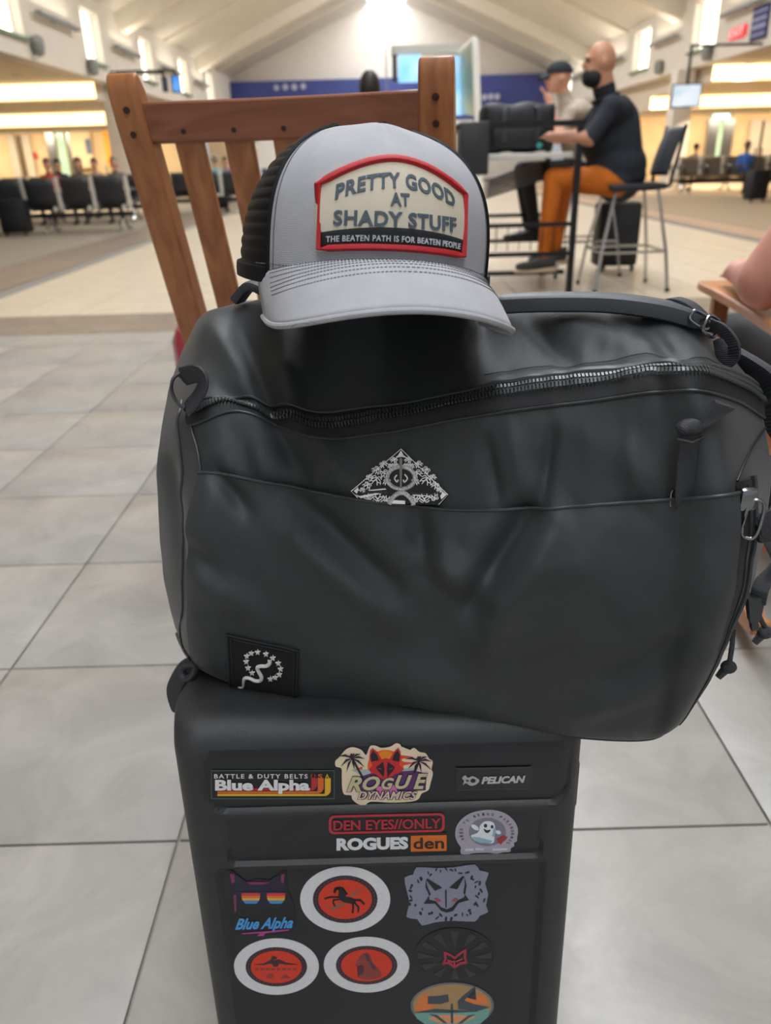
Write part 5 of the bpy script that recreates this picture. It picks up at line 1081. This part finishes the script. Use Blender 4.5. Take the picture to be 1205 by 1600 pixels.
for i0, a in ((0, 0), ((nA - 1) * nB, 10)):
    c = sum((g.v[i0 + j] for j in range(nB)), Vector()) / nB; c.x += -.012 if a == 0 else .012; k = len(g.v); g.v.append(c)
    for j in range(nB): g.f.append((i0 + j, i0 + (j + 1) % nB, k)); g.mi.append(0)
g.build('bag_body', m_bag, bag, sharp=80)
# front pocket with its hem
g = G(); g.grid(lambda u, v: BP(1.03 + u * 7.95, .02 + v * 2.98, .0054 * min(1, .3 + v * 3)), 120, 66); pk = g.build('front_pocket', m_bag, bag, sharp=80)
g = G(); g.tube([BP(1.03 + 7.95 * i / 110, 3.0, .0052) for i in range(111)], .0013, 7); g.build('pocket_hem', m_bag2, pk)
g = G(); g.tube([BP(1.03, .05 + 2.95 * i / 50, .0022) for i in range(51)], .0012, 6); g.build('pocket_seam', m_bag2, pk)
# main zip: tape, two rows of coil teeth, flap
g = G(); g.grid(lambda u, v: BP(.93 + u * 9.07, 4.02 + v * .96, .0016 + .002 * sin(PI * v)), 130, 7); zt = g.build('main_zip', m_tape, bag, sharp=80)
def along(b, a0, a1, step, off):
    out = [BP(a0, b, off)]; last = out[0]; n = 1600; acc = [(out[0], a0)]
    for i in range(1, n):
        a = a0 + (a1 - a0) * i / n; p = BP(a, b, off, False)
        if (p - last).length >= step: acc.append((BP(a, b, off), a)); last = p
    return acc
def teeth(b, a0, a1, off, step, L, w, h, par):
    g = G(); A = along(b, a0, a1, step, off)
    for k in range(1, len(A) - 1):
        p = A[k][0]; t = (A[k + 1][0] - A[k - 1][0]).normalized(); c = (BP(A[k][1], b + .06, off) - p).normalized()
        g.bar(p - c * L / 2, p + c * L / 2, w, h, up=t.cross(c))
    return tag(g.build('zip_teeth', m_teeth, par, smooth=False), kind='stuff')
teeth(4.42, 1.15, 9.98, .0060, .0026, .0042, .0017, .0016, zt); teeth(4.72, 1.15, 9.98, .0052, .0026, .0042, .0017, .0016, zt)
g = G(); g.tube([BP(1.1 + 8.85 * i / 120, 4.57, .0046) for i in range(121)], .0009, 5); g.build('zip_gap', m_black, zt)
g = G(); g.tube([BP(1.0 + 9.0 * i / 120, 5.03, .0022 + .0008 * sin(i * .4)) for i in range(121)], [.0016 + .0022 * sst(5.2, 6.6, 1.0 + 9.0 * i / 120) for i in range(121)], 8); g.build('zip_flap', m_bag2, bag)
g = G(); g.tube([BP(1.0 + 9.0 * i / 120, 3.99, .0012) for i in range(121)], .0011, 6); g.build('seam_piping', m_bag2, bag)
g = G(); g.tube([BP(5.6 + 4.3 * i / 60, 5.35, .0012) for i in range(61)], .0005, 5); g.build('stitching', m_teeth, bag)
# seams on the left gusset, right side zip, bottom piping
for a0, a1, b0, b1 in ((.62, .7, .1, 5.2), (1.0, 1.0, .05, 4.0)):
    g = G(); g.tube([BP(a0 + (a1 - a0) * i / 40, b0 + (b1 - b0) * i / 40, .0008) for i in range(41)], .0011, 6); g.build('seam_piping', m_bag2, bag)
g = G(); g.tube([BP(.15 + 9.7 * i / 110, .02, .0012) for i in range(111)], .0022, 7); g.build('seam_piping', m_bag2, bag)
g = G(); g.grid(lambda u, v: BP(9.02 + v * .3, .15 + u * 2.95, .0014 + .0018 * sin(PI * v)), 60, 6); sz = g.build('side_zip', m_tape, bag, sharp=80)
g = G(); g.tube([BP(9.17, .2 + 2.85 * i / 50, .0034) for i in range(51)], .0008, 5); g.build('zip_gap', m_black, sz)
g = G(); g.tube([BP(9.36, .12 + 3.0 * i / 50, .002) for i in range(51)], .0024, 7); g.build('seam_piping', m_bag2, bag)
pa, pb = bag_ab(1148, 752), bag_ab(1196, 668); g = G(); g.tube([BP(pa[0] + (pb[0] - pa[0]) * i / 14, pa[1] + (pb[1] - pa[1]) * i / 14, .0008) for i in range(15)], .0009, 6); g.build('seam_piping', m_black, bag)
# carry handle along the crest
hp = spline([at(768, 476, dbase(768) + .105), at(850, 472, dbase(850) + .1), at(950, 473, dbase(950) + .1), at(1035, 484, dbase(1035) + .1), at(1098, 503, dbase(1098) + .105)], 10)
g = G(); g.tube(hp, [.0085 if 2 < i < len(hp) - 3 else .0068 for i in range(len(hp))], 14, flat=(1.45, .85), up=(0, 0, 1)); g.build('carry_handle', M('handle_cloth', '43484b', .5, kind='weave', bump=.15, bscale=330, var=.06, spec=.45), bag)
for px, py in ((772, 486), (1092, 512)):
    q = bagpt(px, py, .001); g = G(); e = hp[2] if px < 900 else hp[-3]; g.tube(spline([e, (e + q) / 2 + Vector((0, -.006, 0)), q], 5), .008, 8, flat=(1.3, .3)); g.build('handle_anchor', m_strap, bag)
g = G(); g.tube(spline([at(372, 468, .72), at(392, 446, .715), at(415, 452, .71), at(445, 470, .71)], 6), .009, 10, flat=(1.2, .5)); g.build('carry_handle', m_strap, bag)
# webbing and buckle at the top right corner
g = G(); g.tube(spline([at(1038, 474, .62), at(1058, 470, .61), at(1082, 480, .6), at(1102, 500, .59)], 6), .006, 10, flat=(1.1, .45)); st = g.build('corner_strap', m_strap, bag)
def ring(name, c, rx, ry, nrm, up, r, parent, mat=m_chrome, n=20):
    nrm = Vector(nrm).normalized(); x = nrm.cross(Vector(up)).normalized(); y = x.cross(nrm); g = G()
    g.tube([Vector(c) + x * (rx * math.copysign(abs(cos(a)) ** .6, cos(a))) + y * (ry * math.copysign(abs(sin(a)) ** .6, sin(a))) for a in [2 * PI * k / n for k in range(n)]], r, 7, closed=True); return g.build(name, mat, parent)
m_gun = M('gunmetal', '8d9196', .22, 1.0, var=.05)
ring('slider_ring', at(1096, 500, .585), .009, .005, (0, -1, .5), (.6, 0, 1), .0013, st, m_gun); ring('slider_ring', at(1112, 510, .58), .006, .008, (.3, -1, .5), (.6, 0, 1), .0013, st, m_gun)
g = G(); g.tube(spline([at(1112, 508, .582), at(1130, 516, .57), at(1146, 536, .562), at(1147, 556, .562), at(1136, 566, .565), at(1128, 552, .57), at(1124, 530, .578)], 6), .0048, 10, flat=(1.0, .35), up=(1, 0, 0)); g.build('pull_loop', m_strap, bag)
# webbing loop at the top left end of the zip
g = G(); lp = spline([at(300, 596, .635), at(288, 584, .627), at(272, 590, .622), at(268, 608, .62), at(276, 628, .617), at(290, 640, .615)], 7)
g.tube(lp, .0065, 10, flat=(1.25, .22), up=(.25, 1, .15)); g.build('webbing_loop', m_strap, bag)
g = G(); g.tube(spline([at(286, 588, .618), at(308, 584, .61), at(318, 596, .606), at(310, 618, .606), at(292, 640, .61)], 7), .0065, 10, flat=(1.25, .22), up=(.3, 1, .1)); g.build('webbing_loop', m_strap, bag)
# loop hanging off the bottom left corner
g = G(); g.tube(spline([at(302, 1036, .60), at(290, 1044, .602), at(278, 1062, .606), at(271, 1084, .61), at(280, 1112, .612), at(286, 1090, .62), at(296, 1056, .615)], 7), .006, 10, flat=(1.3, .25), up=(.3, 1, 0)); g.build('webbing_loop', m_strap, bag)
g = G(); g.tube(spline([at(306, 1040, .594), at(300, 1056, .594), at(290, 1060, .597), at(284, 1050, .6), at(290, 1040, .6)], 6, True), .0035, 8, closed=True); g.build('cord_loop', m_strap, bag)
# knotted grosgrain pull out of the pocket
def strap(name, pts, r, fw, fh, mat, parent, up, n=8): g = G(); g.tube(spline(pts, n), r, 12, flat=(fw, fh), up=up); return g.build(name, mat, parent)
def fr(px, py, off): return bagpt(px, py, off)
kn = strap('ribbon_pull', [fr(1072, 792, .0005), fr(1074, 770, .0045), fr(1078, 720, .0065), fr(1082, 676, .008)], .0068, 1.0, .16, m_strap, bag, (0, -1, .3))
g = G(); kc = fr(1083, 666, .011); g.ball(kc, .0095, .006, .0062, 16, 10); g.build('knot', m_strap, kn)
g = G(); g.tube([kc + Vector((-.009, -.004, -.0065)), kc + Vector((0, -.0072, -.008)), kc + Vector((.009, -.004, -.0055))], .0012, 6); g.build('knot_cord', m_black, kn)
a, b, c, d = fr(1094, 662, .012), fr(1103, 634, .012), fr(1122, 646, .013), fr(1098, 668, .011); g = G(); g.add([a, b, c, d, a + Vector((0, .003, 0)), b + Vector((.001, .006, .001)), c + Vector((0, .007, 0)), d + Vector((0, .003, 0))], [(0, 1, 2, 3), (7, 6, 5, 4), (0, 4, 5, 1), (1, 5, 6, 2), (2, 6, 7, 3), (3, 7, 4, 0)]); g.build('ribbon_tail', m_strap, kn, smooth=False)
ring('ribbon_clip', fr(1054, 778, .004), .0016, .006, (0, -1, .2), (0, 0, 1), .001, kn, m_gun)
# side zip puller: slider, wire loop, webbing tab, plastic end
sl = G(); c = fr(1152, 778, .006); sl.box(c.x - .006, c.x + .006, c.y - .004, c.y + .004, c.z - .009, c.z + .008, bev=.003); so = sl.build('zip_slider', m_gun, bag)
ring('puller_wire', fr(1154, 810, .009), .0055, .014, (-.2, -1, .15), (.12, 0, 1), .0012, so, m_gun, 26)
g = G(); g.box(-.0085, .0085, -.004, .004, -.008, .008, bev=.003); c = fr(1168, 826, .013); mt = Matrix.Rotation(R(-14), 3, 'Y'); g.v = [c + mt @ v for v in g.v]; g.build('webbing_keeper', m_strap, so)
tb = strap('puller_tab', [fr(1163, 800, .012), fr(1170, 835, .014), fr(1184, 872, .016), at(1192, 912, .5), at(1184, 942, .5)], .006, 1.0, .2, m_strap, so, (0, -1, .3))
g = G(); a, b = at(1180, 930, .5), at(1178, 968, .503); g.bar(a, b, .013, .008, up=(0, -1, 0), w2=.008, d2=.006); g.build('plastic_end', m_bag2, so, sharp=30); g = G(); g.bar(b, at(1179, 982, .504), .0055, .005, up=(0, -1, 0)); g.build('plastic_tip', m_bag2, so, sharp=30)
# two knotted shock cords
for pts in ([(1146, 984, .54), (1144, 1010, .535), (1140, 1036, .53)], [(1184, 955, .55), (1190, 970, .55), (1197, 982, .55)]):
    P = [at(*p) for p in pts]; g = G(); g.tube(spline(P, 6), .0022, 8); co = g.build('shock_cord', m_strap, bag)
    g = G(); g.ball(P[-1] + Vector((0, 0, -.004)), .0068, .006, .0058, 14, 9); g.tube([P[-1] + Vector((-.002, 0, -.006)), P[-1] + Vector((-.008, -.001, -.014))], [.004, .0028], 8); g.build('cord_knot', m_strap, co)
# shoulder strap hanging behind the right end
g = G(); g.tube(spline([BP(8.6, 8.2, .002), BP(9.3, 7.9, .012), at(1192, 592, .6), at(1214, 650, .6), at(1218, 740, .6), BP(10, 10.2, .004)], 7), .014, 12, flat=(1.0, .3), up=(0, 1, 0)); g.build('shoulder_strap', m_strap, bag)
# woven patch: pad, edge, thirteen stars, snake
PX = [(356, 983), (471, 1008), (468, 1090), (362, 1068)]
def patch(u, v, off):
    x = (PX[0][0] * (1 - u) + PX[1][0] * u) * (1 - v) + (PX[3][0] * (1 - u) + PX[2][0] * u) * v; y = (PX[0][1] * (1 - u) + PX[1][1] * u) * (1 - v) + (PX[3][1] * (1 - u) + PX[2][1] * u) * v
    fu, fv = max(0, min(.9999, u)) * 6, max(0, min(.9999, v)) * 6; i, j = int(fu), int(fv); fu -= i; fv -= j
    return (PG[i][j] * (1 - fu) + PG[i + 1][j] * fu) * (1 - fv) + (PG[i][j + 1] * (1 - fu) + PG[i + 1][j + 1] * fu) * fv + PN * off
q = [fr(*p, .0045) for p in PX]; PN = (q[1] - q[0]).cross(q[3] - q[0]).normalized()
if PN.y > 0: PN = -PN
def ppx(u, v): return tuple((PX[0][k] * (1 - u) + PX[1][k] * u) * (1 - v) + (PX[3][k] * (1 - u) + PX[2][k] * u) * v for k in (0, 1))
PG = [[fr(*ppx(i / 6, j / 6), .0062) for j in range(7)] for i in range(7)]
m_pat = M('patch_cloth', '101112', .9, kind='twill', bump=.3, bscale=500, var=.15); m_thr = M('white_thread', 'd8d6cf', .7, var=.06)
g = G(); g.grid(lambda u, v: patch(u, v, .0010), 13, 13); pt = g.build('woven_patch', m_pat, bag, solid=.0016)
for off, ins in ((.0014, .012), (.0014, .06)):
    e = [(ins, ins), (1 - ins, ins), (1 - ins, 1 - ins), (ins, 1 - ins)]; pp = [patch(e[k][0] + (e[(k + 1) % 4][0] - e[k][0]) * t / 8, e[k][1] + (e[(k + 1) % 4][1] - e[k][1]) * t / 8, off) for k in range(4) for t in range(8)]
    g = G(); g.tube(pp, .0007, 6, closed=True); g.build('patch_edge', M('patch_border', '1d2227', .8), pt)
def pc(x, y):   # patch crop -> patch uv (bilinear inverse by search is overkill: affine fit)
    px, py = 250 + x / 3.887, 960 + y / 3.887; u = v = .5
    for _ in range(12):
        X = (PX[0][0] * (1 - u) + PX[1][0] * u) * (1 - v) + (PX[3][0] * (1 - u) + PX[2][0] * u) * v; Y = (PX[0][1] * (1 - u) + PX[1][1] * u) * (1 - v) + (PX[3][1] * (1 - u) + PX[2][1] * u) * v
        u += (px - X) / 110; v += (py - Y - .22 * (px - X)) / 84
    return u, v
for x, y in ((688, 357), (717, 348), (742, 330), (750, 297), (737, 263), (703, 232), (662, 207), (612, 195), (574, 202), (546, 220), (542, 252), (553, 290), (578, 320)):
    g = G(); po = []
    for k in range(10): r = 18 if k % 2 == 0 else 7.5; a = R(36 * k - 90); po.append(pc(x + r * cos(a), y + r * sin(a)))
    g.prism(po, lambda u, v, d: patch(u, v, d), .001, .0022); g.build('star', m_thr, pt, smooth=False)
sn = [pc(x, y) for x, y in ((492, 404), (520, 402), (525, 372), (532, 352), (560, 350), (596, 366), (625, 366), (634, 345), (618, 312), (610, 288), (630, 278), (665, 278), (685, 262), (684, 245))]
g = G(); pts = spline([patch(u, v, .0016) for u, v in sn], 5); g.tube(pts, [.0007 + .0011 * min(1, i / 18) for i in range(len(pts))], 8); g.build('snake', m_thr, pt)
# ================================================================ square metal token in the pocket
def c9t(p): return crop(520, 680, 5.477, p)
ta, tb_ = bag_ab(625, 745); TP = BP(ta, tb_, .0005); e = .1; TN = (BP(ta + e, tb_, 0, False) - BP(ta - e, tb_, 0, False)).cross(BP(ta, tb_ + e, 0, False) - BP(ta, tb_ - e, 0, False)).normalized()
if TN.y > 0: TN = -TN
_t = [BP(*bag_ab(*p), .0022) for p in ((556, 774), (694, 776), (627, 708))]; TP = (_t[0] + _t[1] + _t[2]) / 3; TN = (_t[1] - _t[0]).cross(_t[2] - _t[0]).normalized()
if TN.y > 0: TN = -TN
def tp(px, py, off):
    r = ray(px, py); o = TP + TN * (.0006 + off); return CAM + r * ((o - CAM).dot(TN) / r.dot(TN))
tok = thing('metal_token', 'diamond shaped black and silver engraved metal token in the bag pocket', 'token', TP)
m_sil = M('bright_silver', 'fafafa', .3, .1, var=.05, emit=0); m_blk = M('black_enamel', '0a0a0b', .25)
base = c9t([(585, 118), (985, 510), (905, 596), (700, 592), (450, 570), (215, 536), (158, 480)])
def tok_poly(name, polys, mat, off, parent=tok, th=.0006):
    g = G()
    for po in polys: g.prism(po, lambda u, v, d: tp(u, v, d), off - th, off)
    return g.build(name, mat, parent, smooth=False)
pl = tok_poly('plate', [base], m_blk, 0, th=.0018)
def loopline(name, pts, r, off=.0003, closed=False, mat=m_sil, n=5, taper=None):
    g = G(); P = spline([tp(*p, off) for p in c9t(pts)], n, closed); g.tube(P, r, 6, closed=closed); return g
g = G(); g.tube([tp(*p, .0003) for p in (base[5], base[6], base[0], base[1], base[2])], .0004, 6); g.build('bright_edge', m_sil, tok)
# snake ring and body, sword, arrows, knotwork
g = loopline('x', [(585 + 118 * cos(R(a)), 365 + 95 * sin(R(a))) for a in range(0, 360, 20)], .0017, .0005, True); sr = g.build('snake_ring', M('scaled_silver', 'f0f0f0', .35, .2, col2='9a9a9a', vscale=700, bump=.6, bscale=900), tok)
g = loopline('x', [(485, 590), (510, 540), (560, 500), (620, 500), (680, 560), (690, 600)], .0019, .0005); g.build('snake_coil', MATS['scaled_silver'], tok)
tok_poly('sword', [c9t([(570, 205), (583, 190), (597, 205), (592, 450), (575, 450)])], M('sword_steel', '8c8478', .3, .8), .0022)
tok_poly('bright_bar', [c9t([(500, 555), (620, 560), (620, 590), (500, 585)])], m_sil, .001)
tok_poly('arrow', [c9t([(210, 480), (260, 455), (300, 475), (460, 478), (478, 492), (460, 503), (300, 490), (250, 500)]), c9t([(930, 510), (890, 480), (850, 500), (680, 488), (650, 490), (690, 505), (850, 520), (890, 535)])], M('arrow_dark', '2a2a2c', .4), .0005)
tok_poly('bright_bar', [c9t([(190, 505), (230, 520), (410, 488), (415, 500), (240, 540)]), c9t([(680, 508), (830, 512), (830, 522), (690, 518)]), c9t([(300, 470), (450, 455), (460, 465), (310, 478)]), c9t([(180, 478), (215, 445), (225, 470), (205, 500)]), c9t([(940, 480), (975, 508), (930, 550), (920, 520)]), c9t([(560, 170), (585, 130), (605, 170), (640, 195), (590, 185), (535, 195)])], m_sil, .0004)
g = G(); random.seed(11)
def knot(cx, cy, s, rot, flip=1):
    for pts in ([(-1, .6), (-.7, -.1), (0, -.5), (.7, -.1), (1, .6)], [(-.5, .9), (-.2, .1), (.2, .1), (.5, .9)], [(-.9, -.4), (-.3, -.8), (.3, .2), (.9, .3)], [(.9, -.4), (.3, -.8), (-.3, .2), (-.9, .3)]):
        P = [(cx + s * flip * (x * cos(rot) - y * sin(rot)), cy + s * (x * sin(rot) + y * cos(rot)) * .9) for x, y in pts]
        g.tube(spline([tp(*p, .0003) for p in c9t(P)], 4), .0004, 5)
for f in (1, -1):
    for cx, cy, s, r in ((215, 385, 50, .3), (140, 330, 40, -.5), (210, 300, 38, .8), (120, 400, 34, 0), (60, 215, 30, .5), (150, 250, 34, -.6), (85, 265, 28, 0), (290, 430, 36, .6), (270, 360, 30, -.3), (200, 540, 48, PI), (120, 545, 34, PI + .3), (285, 530, 36, PI - .4), (330, 470, 24, .3), (40, 260, 22, 0)):
        knot(585 + f * cx, cy, s, r * f, f)
tag(g.build('knotwork', m_sil, tok), kind='stuff')
g = loopline('x', [(550, 340), (530, 370), (550, 400), (560, 380)], .0006, .0006); g.build('inner_scroll', m_sil, tok); g = loopline('x', [(615, 335), (640, 370), (612, 402), (605, 380)], .0006, .0006); g.build('inner_scroll', m_sil, tok)
# ================================================================ trucker cap
m_twill = M('grey_twill', 'adaeb3', .8, kind='twill', bump=.35, bscale=520, var=.05, vscale=60, sheen=.15)
m_mesh = M('black_mesh', '0d0e11', .55, spec=.25, var=.15, vscale=200, bump=.3, bscale=900)
cap = local_root('trucker_cap', 'grey trucker cap with black mesh and a red bordered patch, on the bag', 'hat')
CA, CB, CH = .0975, .105, .1065
def crown(phi, t, off=0.0):
    fr_ = sst(-.2, .8, cos(phi)); n = 2.5 + 1.1 * fr_; m = 2.35
    rs = max(0, 1 - t ** n) ** (1 / m); sh = .012 * t * t
    p = Vector((CA * rs * sin(phi), -CB * rs * cos(phi) - sh * (1 - t) * 0 + sh * .2, CH * t * (1 - .10 * (1 - fr_) * (1 - t * t))))
    if off:
        e = .004; a = crown(phi + e, t); b = crown(phi, min(.999, t + e)); nn = (a - p).cross(b - p)
        if nn.length > 1e-14:
            nn.normalize(); p2 = Vector((sin(phi), -cos(phi), .3)); nn = nn if nn.dot(p2) > 0 else -nn; p = p + nn * off
    return p
PF = R(57)
def pinch(phi, t): return .0035 * math.exp(-((t - .96) / .05) ** 2) * math.exp(-(phi / .5) ** 2) - .0015 * math.exp(-(phi / .04) ** 2) * sst(.75, .95, t)
def front(u, v):
    phi = (u * 2 - 1) * PF; t = (1 - (1 - v) ** 1.5) * .9985; p = crown(phi, t, .0006); p.z += pinch(phi, t); return p
g = G(); g.grid(front, 61, 50); fp = g.build('front_panel', m_twill, cap, sharp=70)
def side(u, v):
    phi = PF * .985 + u * (2 * PI - 2 * PF * .985); t = (1 - (1 - v) ** 1.5) * .998; return crown(phi, t, .0012 * (abs(sin(v * PI * 16)) ** .7) - .0006)
g = G(); g.grid(side, 90, 150); g.build('mesh_panel', m_mesh, cap, sharp=80)
for s in (-1, 1):
    g = G(); g.tube([crown(s * PF, .005 + .97 * (i / 40) , .0012) for i in range(41)], .0016, 6); g.build('panel_seam', m_mesh, cap)
    g = G(); g.tube([crown(s * (PF - .05), .02 + .9 * i / 40, .0008) for i in range(41)], .0004, 5); g.build('stitch_line', M('dark_thread', '5a5b60', .8), fp)
g = G(); g.tube([crown(PF + (2 * PI - 2 * PF) * i / 60, .012, .0012) for i in range(61)], .0042, 8, flat=(.6, 1.4)); g.build('mesh_binding', m_mesh, cap)
g = G(); g.grid(lambda u, v: crown(u * 2 * PI, .002 + v * .2, -.004), 60, 5, wrapu=True); g.build('sweatband', M('sweatband', '2a2b2e', .8), cap)
# brim
BU = R(66)
def brim(u, r, off=0.0):
    a = (u * 2 - 1); phi = a * BU; I = crown(phi, .004, .0004); q = a * PI / 2
    O = Vector((.0855 * math.copysign(abs(sin(q)) ** .85, a), -.05 - .124 * abs(cos(q)) ** .5, 0))
    p = I * (1 - r) + Vector((O.x, O.y, I.z)) * r
    p.z = I.z + .006 * (1 - a * a) - .011 * r - .022 * (abs(p.x) / .098) ** 2 * r ** .7 * sst(0, .35, r) + .010 * sin(PI * r) * (1 - a * a) + off
    p.z += .012 * (1 - a * a) * (1 - r) ; return p
g = G(); g.grid(lambda u, v: brim(u, v), 61, 22); br = g.build('brim', m_twill, cap, solid=.0032, sharp=70)
g = G(); g.tube([brim(i / 80, 1.0, -.0016) for i in range(81)], .0021, 8); g.build('brim_edge', m_twill, br)
g = G(); m_th = M('grey_thread', '6d6e73', .8)
for r in (.12, .2, .28, .36, .44, .52, .6):
    n = 84
    for i in range(n):
        u0 = .07 + .86 * i / n; a, b = brim(u0, r - .1 * abs(u0 * 2 - 1) ** 3, .0003), brim(u0 + .86 / n * .62, r - .1 * abs(u0 * 2 - 1) ** 3, .0003); g.bar(a, b, .0006, .0005)
tag(g.build('brim_stitching', m_th, br, smooth=False), kind='stuff')
g = G()
for i in range(70):
    ph = -BU + 2 * BU * i / 70; a, b = crown(ph, .075 + .02 * cos(ph), .001), crown(ph + 2 * BU / 70 * .6, .075 + .02 * cos(ph), .001); g.bar(a, b, .0007, .0007)
tag(g.build('panel_stitching', m_th, fp, smooth=False), kind='stuff')
# patch: s across, t up (metres on the panel), laid on the crown
PZ0 = .021; RP = .0935
def onc(s, t, off): return crown(s / RP, (PZ0 - .001 + t) / CH, off)
def arch(s): return .0625 - .0175 * (abs(s) / .056) ** 1.9
def dip(s): return .004 - .004 * (s / .054) ** 2
PWT, PWB = .0575, .053
def pout(n=16):
    top = [(-PWT + 2 * PWT * i / n, arch(-PWT + 2 * PWT * i / n)) for i in range(n + 1)]; bot = [(PWB - 2 * PWB * i / n, dip(PWB - 2 * PWB * i / n)) for i in range(n + 1)]
    lf = [(PWT, arch(PWT)), (PWB, dip(PWB))]; return top + bot
def pgrid(inset, lo, hi, off, name, mat, parent, nu=40, nv=24, th=.0012):
    def f(u, v):
        k = u * 2 - 1; tt = lo + (hi - lo) * v; w = PWB + (PWT - PWB) * tt - inset; s = k * w; b0, b1 = dip(s) + inset, arch(s) - inset; return onc(s, b0 + (b1 - b0) * tt, off)
    g = G(); g.grid(f, nu, nv); return g.build(name, mat, parent, solid=th, sharp=70)
pat = pgrid(0, 0, 1, .0018, 'patch', M('patch_cream', 'd9cfba', .9, kind='twill', bump=.4, bscale=600, var=.04), cap)
pgrid(.003, 0, .225, .0022, 'black_band', M('band_black', '1e2023', .85, kind='twill', bump=.4, bscale=600), pat, 40, 6, .0006)
po = pout(); ins = .0022
ring_pts = []
for i, (s, t) in enumerate(po):
    ring_pts.append((s * (1 - ins / .055), t + (-ins if i <= 16 else ins)))
g = G(); P = []
for i in range(len(ring_pts)):
    a, b = ring_pts[i], ring_pts[(i + 1) % len(ring_pts)]; m = 1 if abs(a[0] - b[0]) > .002 else 8
    for k in range(m): P.append(onc(a[0] + (b[0] - a[0]) * k / m, a[1] + (b[1] - a[1]) * k / m, .0026))
g.tube(P, .0024, 10, closed=True, flat=(1, .8)); g.build('red_border', M('red_thread', 'b3121f', .6, bump=.5, bscale=1500, var=.12, vscale=600), pat)
m_let = M('slate_thread', '4d5b66', .7, bump=.6, bscale=1800, var=.2, vscale=900); m_lw = M('pale_thread', 'c2c6cc', .75)
def cap_words(name, s, s0, s1, t0, t1, mat, curve, bold, off=.0026, space=1.0):
    vs, fs, _ = text2d(s, bold, 0, space); g = G(); n = len(vs)
    up = [onc(s0 + (s1 - s0) * u, t0 + (t1 - t0) * v + curve(s0 + (s1 - s0) * u), off) for u, v in vs]; g.keepn = True; g.add(up, fs); o = g.build(name, mat, pat, smooth=False); md = o.modifiers.new('t', 'SOLIDIFY'); md.thickness = .0007; md.offset = -1
cap_words('lettering', 'PRETTY GOOD', -.0425, .0425, .0425, .0520, m_let, lambda s: -.013 * (abs(s) / .05) ** 1.9, .03, space=1.08)
cap_words('lettering', 'AT', -.0065, .0065, .0320, .0398, m_let, lambda s: 0, .03)
cap_words('lettering', 'SHADY STUFF', -.0425, .0425, .0190, .0285, m_let, lambda s: -.002 * (s / .05) ** 2, .03, space=1.08)
cap_words('lettering', 'THE BEATEN PATH IS FOR BEATEN PEOPLE', -.0465, .0465, .0100, .0138, m_lw, lambda s: -.0036 * (s / .05) ** 2, .012, .0030, 1.1)
cap.location = Vector((-.0125, .642, .916)); cap.rotation_euler = (R(-2), R(5.5), R(13))
